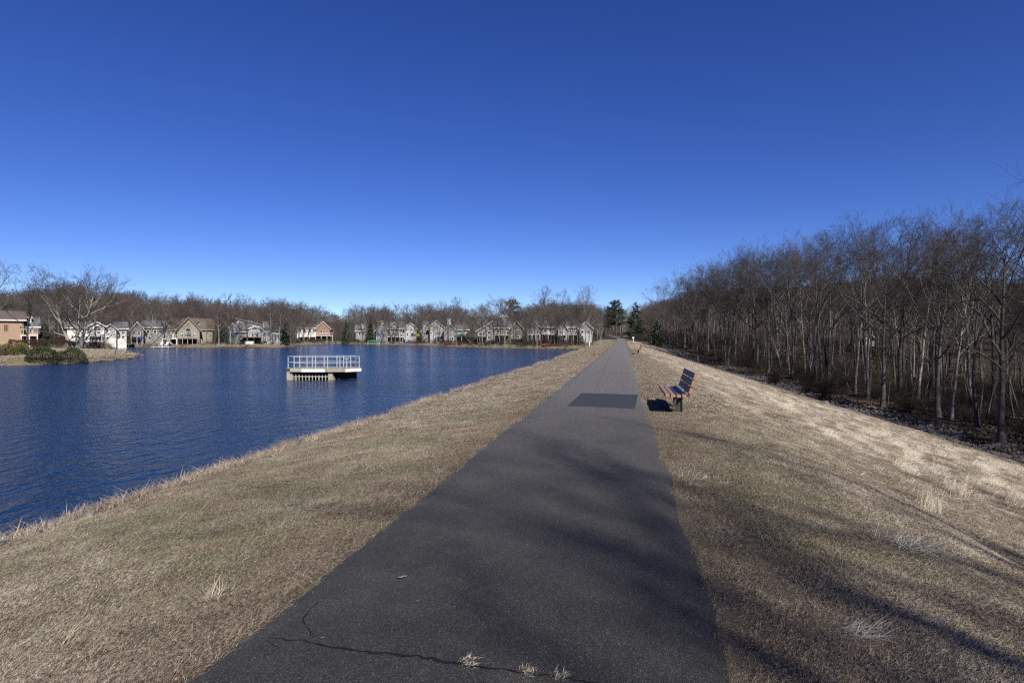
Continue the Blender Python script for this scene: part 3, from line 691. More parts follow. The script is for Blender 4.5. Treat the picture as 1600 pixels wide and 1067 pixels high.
# --- the big trees behind the photographer that throw the shadows on the path: they stand on the slope
def shade_tree(seed, H, r0, az0, azs, nl=9, first=0.5):
    """tree with its crown reaching to one side, as trees at a wood's edge do"""
    r = random.Random(seed); T = {'trunk': Tubes(), 'crown': Tubes()}; P = dict(PF, levels=3, kids=[5, 6, 4], segs=[8, 6, 4, 3, 2], ang=(20, 52), limb=.5, ratio=.52, rr=.55, up=.05, wob=.14, tip=.025)
    n = 14; pts = []; rad = []; p = Vector((0, 0, -.6)); d = Vector((math.cos(az0) * .06, math.sin(az0) * .06, 1)).normalized()
    for i in range(n + 1):
        pts.append(p.copy()); rad.append(r0 * (1 - .75 * i / n)); d = (d + perp(d, r) * .03).normalized(); p = p + d * (H * .8 / n)
    T['trunk'].add(pts, rad, 10)
    for k in range(nl):
        f = first + (1 - first) * (k + .5) / nl; q = pts[int(f * n)]; az = az0 + r.uniform(-azs, azs); an = math.radians(r.uniform(38, 62) * (1.15 - .5 * (f - first) / (1 - first)))
        branch(r, T, q, Vector((math.cos(az) * math.sin(an), math.sin(az) * math.sin(an), math.cos(an))), H * .38 * r.uniform(.7, 1.1), r0 * .40, 1, P)
    return {k: (*T[k].arrays(), M[m]) for k, m in (('trunk', 'bark'), ('crown', 'twig'))}
fgm = cache([shade_tree(51, 19, .40, 3.0, .9), shade_tree(52, 18, .38, 2.8, 1.2)], 'shade_tree')
for i, (x, y, s, lb) in enumerate(((15.2, -19.4, 1.22, 'large bare tree behind the viewpoint, nearer the path, whose limbs shade it'), (22.5, -17.5, 1.28, 'large bare tree behind the viewpoint, farther down the slope'), (12.6, -19.8, 1.12, 'large bare tree behind the viewpoint, nearest to the path'), (17.6, -21.0, 1.2, 'large bare tree behind the viewpoint, in the middle of the group'))):
    put_tree('bare_tree', fgm[(0, 1, 1, 0)[i]], x, y, s, lb, 'shade trees behind the viewpoint', rz=(0.0001, .0001, .0001, -.3)[i])

# ------------------------------------------------------------------ leaf clouds: evergreens, hedges, shrubs
def leaves(P_, size, seed, flat=0.0, ratio=0.45):
    rg = np.random.default_rng(seed); n = len(P_)
    a = rg.normal(size=(n, 3)); a[:, 2] *= (1 - flat); a /= np.linalg.norm(a, axis=1, keepdims=True)
    b = rg.normal(size=(n, 3)); b -= a * (a * b).sum(1, keepdims=True); b /= np.linalg.norm(b, axis=1, keepdims=True)
    s = size * rg.uniform(0.5, 1.3, n)[:, None]; c = np.cross(a, b) * s * 0.15
    V = np.stack([P_ - a * s - b * s * ratio * .3, P_ + b * s * ratio + c, P_ + a * s, P_ - b * s * ratio + c], 1).reshape(-1, 3)
    return V, np.arange(n * 4).reshape(-1, 4)
def conifer(seed, H, R, base=0.08, n_whorl=26, clump=60, size=0.16, mat='needles', droop=-0.1, ragged=0.25, round_top=0.0):
    r = random.Random(seed); T = Tubes(); cl = []; rg = np.random.default_rng(seed)
    T.add([Vector((0, 0, -.4)), Vector((0, 0, H * .5)), Vector((0, 0, H * .97))], [H * .018, H * .012, 0.03], 7)
    for i in range(n_whorl):
        f = base + (1 - base) * (i / n_whorl); prof = (1 - f) ** 0.8 if not round_top else math.sqrt(max(0.02, 1 - ((f - base) / (1 - base) * 2 - 0.9) ** 2 * 0.9))
        for k in range(5):
            a = r.uniform(0, 6.28); L = R * prof * r.uniform(1 - ragged * 1.6, 1 + ragged)
            if L < 0.1: continue
            tip = Vector((math.cos(a) * L, math.sin(a) * L, H * f + L * droop + L * 0.25)); root = Vector((0, 0, H * f))
            T.add([root, root.lerp(tip, .55) + Vector((0, 0, -0.03 * L)), tip], [0.045, 0.03, 0.012], 3)
            nn = int(clump * (0.35 + L / R)); u = rg.uniform(0.25, 1.05, nn) ** 0.8
            base_ = np.array(root)[None] * (1 - u[:, None]) + np.array(tip)[None] * u[:, None]
            cl.append(base_ + rg.normal(size=(nn, 3)) * np.array([0.17, 0.17, 0.09]) * L * 0.62)
    v, f_ = T.arrays(); lv, lf = leaves(np.concatenate(cl), size, seed)
    return mesh_np('trunk', v, f_, M['bark']), mesh_np('crown', lv, lf, M[mat])
con = [conifer(61, 10, 2.6), conifer(62, 8, 1.7, 0.04, clump=50), conifer(63, 13, 3.4, 0.3, 20, 60, 0.22, ragged=0.45, round_top=1), conifer(64, 9, 3.6, 0.02, 22, 80, 0.2, 'holly', -0.3, 0.3), conifer(65, 10, 3.2, 0.03, 22, 70, 0.2, 'needles', 0.0, 0.35)]
def put_con(name, k, px, d, s, lb, group=None, sz=None):
    x, y = ap(px, d); put_tree(name, con[k], x, y, s, lb, group, sz=sz)
put_con('pine_tree', 0, 541, 196, 1.0, 'full conical dark green pine on the shore right of the brick house', sz=1.12)
put_con('evergreen_tree', 1, 579, 200, 1.05, 'narrow dark evergreen at the left end of the long pale grey house')
put_con('pine_tree', 2, 683, 215, 0.85, 'round topped pine rising behind the twin gabled house')
put_con('pine_tree', 2, 798, 215, 1.15, 'tall ragged pine above the roofs right of centre, alone on the skyline')
put_con('pine_tree', 2, 963, 196, 0.98, 'dark pine crown on the skyline above the path end')
put_con('pine_tree', 2, 951, 205, 0.8, 'lower dark pine beside the pine above the end of the path')
put_con('cedar_tree', 4, 993, 176, 0.95, 'tall dark cedar right beside the far end of the path', sz=1.15)
put_con('holly_tree', 3, 1026, 152, 0.78, 'broad glossy black green holly to the right of the path\'s far end')
put_con('evergreen_tree', 1, 445, 152, 0.9, 'dark evergreen at the right end of the modern white house')
put_con('evergreen_tree', 3, 345, 160, 0.55, 'broad dark evergreen left of the modern white house')
put_con('evergreen_tree', 3, 70, 105, 0.5, 'dark evergreen mass behind the hedge left of the white arched house')
put_con('evergreen_tree', 3, 905, 135, 0.36, 'low dark holly on the shore near the end of the lake')
put_con('evergreen_tree', 3, 868, 132, 0.30, 'low dark evergreen on the shore left of the last holly')
put_con('evergreen_tree', 3, 730, 160, 0.36, 'low rounded evergreen by the green garden canopy')

def shrub(name, x, y, rx, ry, h, mat, label, n=1800, size=0.06, seed=1, cat='shrub', group=None, box=False, rz=0.0):
    rg = np.random.default_rng(seed); u = rg.normal(size=(n, 3)); u /= np.linalg.norm(u, axis=1, keepdims=True); u[:, 2] = np.abs(u[:, 2])
    if box: u = np.sign(u) * np.abs(u) ** 0.45; u /= np.abs(u).max(axis=1, keepdims=True) * 0.5 + 0.5
    rad = rg.uniform(0.72, 1.0, n) ** 0.5 * (1 + 0.16 * (vnoise(u[:, 0] * 2.6 + seed, u[:, 1] * 2.6 + u[:, 2] * 2.2, seed) * 2))
    P_ = u * rad[:, None] * np.array([rx, ry, h])
    o = empty(name, (x, y, hz(x, y) - 0.05), rz); v, f = leaves(P_, size, seed, ratio=0.6); link('foliage', mesh_np('foliage', v, f, M[mat]), o)
    T = Tubes(); r = random.Random(seed)
    for _ in range(14):
        a = r.uniform(0, 6.28); q = r.uniform(.2, .7); T.add([Vector((0, 0, -.1)), Vector((math.cos(a) * rx * q * .5, math.sin(a) * ry * q * .5, h * .45)), Vector((math.cos(a) * rx * q, math.sin(a) * ry * q, h * .8))], [0.03, 0.02, 0.008], 4)
    v, f = T.arrays(); link('stems', mesh_np('stems', v, f, M['bark']), o)
    return tag(o, label, cat, group)
def shpx(px, d, wpx, h, mat, label, **k):
    x, y = ap(px, d); k.setdefault('name', 'shrub'); nm = k.pop('name'); dep = k.pop('dep', 1.0); r_ = wpx * 0.5 * d / FPX
    return shrub(nm, x, y, r_, r_ * dep, h, mat, label, **k)
shpx(66, 53, 42, 1.5, 'boxwood', 'left one of the two clipped round shrubs at the tip of the garden lawn', name='round_shrub', n=5200, size=0.06, seed=3)
shpx(110, 55, 46, 1.35, 'boxwood', 'right one of the two clipped round shrubs, beside the lake edge', name='round_shrub', n=5200, size=0.06, seed=4)
shpx(22, 58, 36, 1.0, 'boxwood', 'low loose green shrub left of the clipped round shrubs', seed=5, n=2500)
shpx(6, 56, 40, 1.25, 'yellow_leaf', 'yellow green shrub at the left edge of the photo', seed=6, n=2200)
shpx(34, 62, 20, 1.25, 'yellow_leaf', 'small yellow flowering shrub behind the round shrubs', seed=7, n=1500)
shpx(40, 84, 44, 1.4, 'russet_leaf', 'dark russet hedge by the path of the peach house', name='hedge', seed=8, n=3500, dep=.5, box=True, cat='hedge')
shpx(86, 92, 62, 1.35, 'russet_leaf', 'long dark clipped hedge left of the spreading tree', name='hedge', seed=9, n=6500, dep=.35, box=True, cat='hedge')
shpx(139, 95, 32, 1.3, 'russet_leaf', 'dark clipped hedge right of the spreading tree', name='hedge', seed=10, n=3500, dep=.4, box=True, cat='hedge')

# --- trees round the lake with a place of their own
TOPS = {335: 468, 360: 466, 423: 463, 236: 470, 455: 470, 853: 446, 876: 452, 915: 446, 760: 470, 650: 474, 668: 476, 605: 473, 582: 474}
def ftree(px, d, s, k, lb, sz=None, group=None, kind=None, rz=None):
    x, y = ap(px, d)
    if px in TOPS: s = ((HOR - TOPS[px]) / FPX * d + EYE - hz(x, y)) / (br_h if kind else far_h[k]); sz = None
    return put_tree('bare_tree', (kind or far_m[k]), x, y, s, lb, group, sz=sz, rz=rz)
ftree(120, 92, 17.5 / sp_h, 0, 'great spreading bare tree with several pale stems on the peninsula lawn', kind=spread_m, sz=13.2 / sp_h)
ftree(42, 90, 0.8, 2, 'dark bare tree in front of the peach house')
ftree(-12, 84, 13.5 / br_h, 0, 'large bare tree whose limbs reach in at the left edge of the photo', kind=broad_m)
ftree(103, 96, 0.55, 3, 'slim bare tree just left of the spreading tree on the lawn')
ftree(150, 100, 0.6, 1, 'slim leaning bare tree between the spreading tree and the white arched house')
ftree(335, 142, 0.95, 1, 'bare tree on the bank between the gabled tan house and the modern white house')
ftree(360, 141, 0.97, 3, 'pale trunked tree on the bank in front of the modern white house\'s left end')
ftree(423, 143, 0.98, 0, 'bare tree on the bank in front of the modern white house\'s right end')
ftree(236, 141, 0.8, 3, 'pale trunked tree on the bank left of the gabled tan house')
ftree(455, 150, 0.95, 2, 'bushy bare tree on the point right of the modern white house')
ftree(853, 150, 1.0, 0, 'tall high crowned bare tree over the roofs, left one of the skyline pair', sz=1.3)
ftree(876, 160, 0.85, 1, 'lean open crowned bare tree on the skyline between two fuller ones', sz=1.2)
ftree(915, 150, 0.85, 0, 'tall bare tree with a forked wide crown near the end of the lake', kind=broad_m)
ftree(760, 190, 1.0, 0, 'pale wide branching tree on the skyline behind the long shingled house', kind=broad_m)
ftree(650, 235, 1.05, 0, 'wide crowned bare tree on the skyline behind the long pale grey house', kind=broad_m)
ftree(668, 235, 1.0, 0, 'rounder crowned bare tree beside the wide one on the skyline', kind=broad_m)
ftree(605, 240, 1.15, 1, 'bushy topped bare tree on the skyline above the long house\'s chimney')
ftree(582, 235, 1.05, 0, 'bare tree with pointed limbs on the skyline right of the dark pine')
ftree(788, 141, 0.55, 3, 'small pale trunked tree at the water in front of the shingled house')
ftree(746, 156, 0.6, 3, 'small pale tree by the water at the left end of the shingled house')
x, y = ap(737, 152); put_tree('leaning_tree', far_m[3], x, y, 0.6, 'bare tree leaning left over the green garden canopy', tilt=-0.6, tiltaz=1.57, rz=1.0)
x, y = ap(213, 70); put_tree('leaning_tree', sap_m[2], x, y, 0.85, 'crooked tree leaning right over the water at the tip of the peninsula', tilt=0.75, tiltaz=1.4, rz=0.3)
x, y = ap(196, 68); put_tree('leaning_tree', sap_m[0], x, y, 0.5, 'small twiggy tree left of the crooked leaning tree on the peninsula', tilt=0.35, tiltaz=1.4, rz=2.3)
x, y = ap(180, 66); put_tree('leaning_tree', sap_m[2], x, y, 0.5, 'thin bare tree behind the lawn edge at the neck of the peninsula', tilt=0.3, tiltaz=1.4, rz=4.3)

# bank trees round the far shore (counted) and the far wood (mass)
fp = []
for _ in range(9000):
    px = RN.uniform(-60, 985); d = RN.uniform(60, 260); x, y = ap(px, d); s_ = float(lake_sd(np.array([x]), np.array([y]))[0])
    if s_ < 2.0 or s_ > 30: continue
    if x - AX * y > -9.5 and y < 178: continue
    if s_ < 13 and RN.random() < 0.55: continue
    if px < 230 and d < 105 and (px < 215): continue
    if not free(x, y, 4.4, fp): continue
    fp.append((x, y, s_))if False else fp.append((x, y))
fp = fp[:110]
vl = []
for _ in range(4000):
    px = RN.uniform(738, 955); d = RN.uniform(118, 150); x, y = ap(px, d); s_ = float(lake_sd(np.array([x]), np.array([y]))[0])
    if s_ < 0.8 or s_ > 14 or (x - AX * y > -9.0 and px < 900) or abs(x - AX * y + .6) < 4 or not free(x, y, 2.4, vl): continue
    vl.append((x, y))
    if len(vl) >= 46: break
vm = []
for _ in range(6000):
    px = RN.uniform(205, 738); d = RN.uniform(130, 215); x, y = ap(px, d); s_ = float(lake_sd(np.array([x]), np.array([y]))[0])
    if s_ < 0.8 or s_ > 9 or not free(x, y, 4.2, vm) or RN.random() < .4: continue
    vm.append((x, y))
    if len(vm) >= 40: break
for x, y in vm:
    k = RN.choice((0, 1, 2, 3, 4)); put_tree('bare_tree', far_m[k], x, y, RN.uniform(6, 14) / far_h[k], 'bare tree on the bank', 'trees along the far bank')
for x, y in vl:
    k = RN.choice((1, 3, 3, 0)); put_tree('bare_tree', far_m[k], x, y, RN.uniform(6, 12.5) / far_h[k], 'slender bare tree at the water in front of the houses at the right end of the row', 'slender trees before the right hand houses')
for x, y in fp:
    s_ = float(lake_sd(np.array([x]), np.array([y]))[0]); shore = s_ < 13
    kk = RN.randrange(5); hs_ = top_h(SKY_L, x, y, .8, 1.22) / far_h[kk]
    if shore: hs_ = min(hs_ * 1.0, RN.uniform(.55, .95))
    if hs_ < .35: continue
    put_tree('bare_tree', far_m[kk], x, y, min(hs_, 1.25),
             'bare tree near the water in the gardens on the far shore' if shore else 'bare tree behind the houses on the far shore',
             'garden trees on the far shore' if shore else 'trees behind the far houses')
Q = []
for _ in range(16000):
    px = RN.uniform(-150, 1150); d = RN.uniform(90, 380); x, y = ap(px, d)
    s_ = float(lake_sd(np.array([x]), np.array([y]))[0])
    if s_ < 24 or (x - AX * y > -9.5 and y < 182): continue
    if abs(x - AX * y - bend(y) + .6) < 3.0 and y < 235: continue
    if not free(x, y, 4.8, Q[-700:]): continue
    Q.append((x, y))
    if len(Q) > 1700: break
Q = np.array(Q); n = len(Q); qs = np.array([top_h(SKY_L, q[0], q[1], .62, 1.05) / 17 for q in Q]); Q = Q[qs > .35]; qs = np.minimum(qs[qs > .35], 1.3); n = len(Q)
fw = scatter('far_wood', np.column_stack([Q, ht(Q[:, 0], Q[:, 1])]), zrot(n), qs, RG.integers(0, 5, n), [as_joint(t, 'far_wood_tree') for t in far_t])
tag(fw, 'far off bare brown wood on the rising ground behind the lakeside houses', 'wood')
# brush along the far bank
S = []
for _ in range(9000):
    px = RN.uniform(-60, 960); d = RN.uniform(50, 240); x, y = ap(px, d); s_ = float(lake_sd(np.array([x]), np.array([y]))[0])
    if 0.1 < s_ < 40 and not (x - AX * y > -9.5 and y < 172):
        if s_ < 12 and RN.random() < (0.35 if px > 480 else 0.75): continue
        if px < 225 and d < 100: continue
        S.append((x, y))
S = np.array(S[:2200]); n = len(S)
bb = scatter('bank_brush', np.column_stack([S, ht(S[:, 0], S[:, 1])]), zrot(n), RG.uniform(0.3, 1.0, n), RG.integers(0, 3, n), brush)
tag(bb, 'bare brown brush growing along the far bank and under its trees', 'undergrowth')

# say of each repeated tree where it stands: counted from the nearest thing one can point to
ORD = 'first second third fourth fifth sixth seventh eighth ninth tenth eleventh twelfth thirteenth fourteenth fifteenth sixteenth seventeenth eighteenth nineteenth twentieth'.split()
WL = [(1020, 'the glossy holly'), (1091, 'the tree with the white lower trunk'), (1136, 'the isolated forked tree'), (1205, 'the tall upright tree'), (1238, 'the leaning double tree'), (1288, 'the dark bare shrub'),
      (1336, 'the bright pale trunk'), (1380, 'the dark forward trunk'), (1467, 'the wide crowned tree'), (1528, 'the dark straight trunk'), (1566, 'the tallest thick trunk')]
HL = [(-90, 'the left edge of the photo'), (60, 'the peach house'), (105, 'the white arched house'), (205, 'the grey shingled house'), (268, 'the tan gabled house'), (350, 'the modern pale house'), (445, 'the brick house'), (525, 'the conical pine'),
      (586, 'the long pale townhouses'), (656, 'the broad gabled house'), (694, 'the green canopy house'), (742, 'the long shingled house'), (820, 'the right hand townhouses'), (872, 'the last townhouse'), (930, 'the end of the lake')]
def relabel(group, LM, fmt):
    seg = {}
    for o in list(COL.objects):
        if o.get('group') == group and 'category' in o:
            px = 800 + FPX * o.location.x / o.location.y; i = max([k for k, (p, _) in enumerate(LM) if p <= px] or [0]); seg.setdefault(i, []).append((px, o))
    for i, lst in seg.items():
        lst.sort(key=lambda q: q[0])
        for j, (px, o) in enumerate(lst): o['label'] = fmt % (ORD[min(j, 19)], LM[i][1])
relabel('front row trees of the wood', WL, '%s front row tree of the wood rightward from %s')
relabel('inner trees of the wood', WL, '%s inner bare tree of the wood rightward from %s')
relabel('saplings in the wood', WL, '%s thin sapling of the wood rightward from %s')
relabel('garden trees on the far shore', HL, '%s waterside bare tree from the left at %s')
relabel('trees behind the far houses', HL, '%s bare tree from the left standing behind %s')
relabel('trees along the far bank', HL, '%s bare tree from the left on the bank before %s')
relabel('slender trees before the right hand houses', HL, '%s slender bare tree from the left in front of %s')

# ------------------------------------------------------------------ outlet tower in the lake
tx, ty = -11.38, 34.4; u = 1 / 26.0
TW = empty('outlet_tower', (tx, ty, -1.0), 0.0)
tag(TW, 'concrete outlet tower with a railed deck standing in the lake', 'water tower')
TW['category'] = 'outlet tower'
deck = [(-2.32, 0.1), (-1.62, -1.05), (1.55, -1.05), (2.30, -0.15), (1.75, 1.35), (-1.5, 1.35)]
m = MB(); m.slab(deck, 0.47, 0.65); m.build('deck', M['concrete'], TW)
m = MB(); m.box(-0.95, 0.42, -1.075, -1.052, 0.465, 0.645); m.build('lit_edge_strip', M['concrete_pale'], TW)  # pale strip: sun on the deck edge put into the colour
m = MB(); m.hexa([(1.60, -1.01, 0.46), (2.32, -0.145, 0.46), (2.30, -0.13, 0.46), (1.585, -0.99, 0.46), (1.60, -1.01, 0.64), (2.32, -0.145, 0.64), (2.30, -0.13, 0.64), (1.585, -0.99, 0.64)]); m.build('lit_edge_strip', M['concrete_pale'], TW)
m = MB(); m.prism([(-1.88, -1.2), (-1.5, -1.2), (-1.5, 0.16), (-1.6, 0.47), (-1.88, 0.47)], -0.9, 1.1); m.build('side_wall', M['concrete'], TW)
m = MB(); m.prism([(-1.499, -1.2), (-1.18, -1.2), (-1.499, 0.47)], -0.55, 1.0); m.build('buttress', M['concrete'], TW)
m = MB(); m.prism([(0.56, -1.2), (1.1, -1.2), (0.78, 0.47), (0.56, 0.47)], -0.9, -0.5); m.build('side_wall', M['concrete'], TW)
m = MB(); m.box(-1.499, 0.558, -0.12, 1.0, -1.2, 0.468); m.build('inner_wall', M['void'], TW)
m = MB(); m.hexa([(1.2, -0.75, -1.2), (1.85, 0.1, -1.2), (1.7, 1.1, -1.2), (0.6, 1.0, -1.2), (1.0, -0.5, 0.469), (1.85, 0.1, 0.469), (1.7, 1.1, 0.469), (0.6, 1.0, 0.469)]); m.build('shaded_side', M['void'], TW)  # solid side face, its shade painted in near-black
m = MB(); m.box(-1.18, 0.558, -0.86, -0.7, -1.2, 0.03 - 0.0)
for i in range(10):
    pass
m = MB(); m.box(-1.48, 0.55, -0.84, -0.74, -1.2, -0.0 + 0.03 - 0.04); sillm = m
for v_ in [0]: m.v = [(x, y, z if z > -1 else z) for x, y, z in m.v]
m.build('sill', M['bars'], TW)
for i in range(10):
    x = -1.38 + i * 0.195; m = MB(); m.tube((x, -0.79, -0.02), (x, -0.79, 0.34), 0.026, 6); m.build('grille_bar', M['bars'], TW)
m = MB(); m.tube((-1.49, -0.80, 0.18), (0.55, -0.80, 0.18), 0.022, 6); m.build('grille_bar', M['bars'], TW)
RP = {'f': [(-1.42, -0.95), (-0.66, -0.95), (-0.16, -0.95), (0.55, -0.95), (1.27, -0.95)], 'r': [(1.78, -0.5), (2.18, -0.12)], 'b': [(1.60, 1.25), (0.84, 1.25), (0.42, 1.25), (-0.38, 1.25), (-1.12, 1.25)], 'l': [(-1.72, 0.75), (-2.18, 0.10)]}
ringp = RP['f'] + RP['r'] + RP['b'] + RP['l']
for (x, y) in ringp:
    m = MB(); m.tube((x, y, 0.62), (x, y, 1.36), 0.027, 8); m.build('rail_post', M['rail'], TW)
for z in (1.35, 0.99):
    for i in range(len(ringp)):
        a, b = ringp[i], ringp[(i + 1) % len(ringp)]
        m = MB(); m.tube((a[0], a[1], z), (b[0], b[1], z), 0.016, 6); m.build('rail', M['rail'], TW)
m = MB(); m.tube((1.42, -0.1, 0.62), (1.42, -0.1, 1.12), 0.035, 8); m.tube((1.42, -0.1, 1.12), (1.42, -0.1, 1.22), 0.06, 8); hw = m.build('valve_stem', M['rail'], TW)
m = MB()
for i in range(10):
    a0, a1 = i * .6283, (i + 1) * .6283
    m.tube((1.42 + .17 * math.cos(a0), -0.1 + .17 * math.sin(a0), 1.22), (1.42 + .17 * math.cos(a1), -0.1 + .17 * math.sin(a1), 1.22), 0.018, 5)
m.tube((1.25, -0.1, 1.22), (1.59, -0.1, 1.22), 0.014, 5); m.build('hand_wheel', M['rail'], hw)

# ------------------------------------------------------------------ benches
AXA = -math.atan(AX)
def bench_proto(x, y, label, plaque=True):
    o = empty('bench', (x, y, hz(x, y) - 0.0), AXA)      # local y runs along the dam, local x away from the path
    L = 2.05; sl = []
    zs = (0.392, 0.380, 0.374, 0.380)
    for i in range(4):                                    # seat: four boards, dished slightly
        m = MB(); x0 = -0.29 + i * 0.108; z0 = zs[i]
        m.box(x0, x0 + 0.086, 0, L, z0, z0 + 0.055); s_ = m.build('slat', M['slat'], o, bevel=0.005); sl.append(s_)
        m = MB(); m.box(x0 + 0.004, x0 + 0.082, -0.003, 0.002, z0 + 0.004, z0 + 0.051); m.build('lit_slat_end', M['lit_slat_end'], s_)
    if plaque:
        for i in (2, 3):
            x0 = -0.29 + i * 0.108; z0 = zs[i]
            m = MB(); m.box(x0 + 0.006, x0 + 0.080, 0.12, 1.5, z0 + 0.055, z0 + 0.058); p = m.build('sky_sheen_strip', M['blue'], sl[i])  # blue board tops stand in for the sky's reflection
        m = MB(); m.box(x0 + 0.02, x0 + 0.045, 0.25, 0.50, z0 + 0.0582, z0 + 0.060); m.box(x0 + 0.05, x0 + 0.066, 0.3, 0.6, z0 + 0.0582, z0 + 0.060); m.build('pale_mark', M['white'], sl[3])
    for i in range(3):                                    # back: three boards leaning away
        m = MB(); zz = 0.462 + i * 0.142; xx = 0.150 + i * 0.044
        dx, dz = 0.034, 0.116; nx_, nz_ = 0.057, -0.017
        pts = [(xx, zz), (xx + nx_, zz + nz_), (xx + nx_ + dx, zz + nz_ + dz), (xx + dx, zz + dz)]
        m.prism(pts, 0, L); s_ = m.build('slat', M['slat'], o, bevel=0.005)
        cx_, cz_ = sum(p[0] for p in pts) / 4, sum(p[1] for p in pts) / 4
        m = MB(); m.prism([(cx_ + (p[0] - cx_) * .93, cz_ + (p[1] - cz_) * .93) for p in pts], -0.003, 0.002); m.build('lit_slat_end', M['lit_slat_end'], s_)
    for yy in (0.62, 1.42):
        m = MB(); m.box(-0.02, 0.0, yy - 0.05, yy + 0.05, -0.3, 0.3375); m.box(0.08, 0.10, yy - 0.05, yy + 0.05, -0.3, 0.3375); m.box(0.0, 0.08, yy - 0.012, yy + 0.012, -0.3, 0.3375)
        m.build('post', M['steel'], o)
        m = MB(); m.box(-0.27, 0.199, yy - 0.03, yy + 0.03, 0.338, 0.3735)
        m.hexa([(0.20, yy - .03, 0.34), (0.24, yy - .03, 0.34), (0.24, yy + .03, 0.34), (0.20, yy + .03, 0.34), (0.335, yy - .03, 0.80), (0.365, yy - .03, 0.80), (0.365, yy + .03, 0.80), (0.335, yy + .03, 0.80)])
        m.build('bracket', M['steel'], o)
    return tag(o, label, 'bench', 'benches beside the path')
def copy_tree(o, parent=None):
    c = o.copy(); COL.objects.link(c); c.parent = parent
    for ch in list(o.children): copy_tree(ch, c)
    return c
bx, by = gp(1060, 635.5, -0.05)
bn = bench_proto(0, 0, 'nearest wooden slat bench with blue sky sheen painted on its seat, right of the path')
by0 = 11.25; bx0 = 1.13 + AX * by0
bn.location = (bx0, by0, hz(bx0 + .3, by0 + 1))
b2 = copy_tree(bn); b2['label'] = 'far wooden slat bench, small, right of the path near its end'
x2 = 1.35 + AX * 52; b2.location = (x2, 52, hz(x2 + .3, 53))

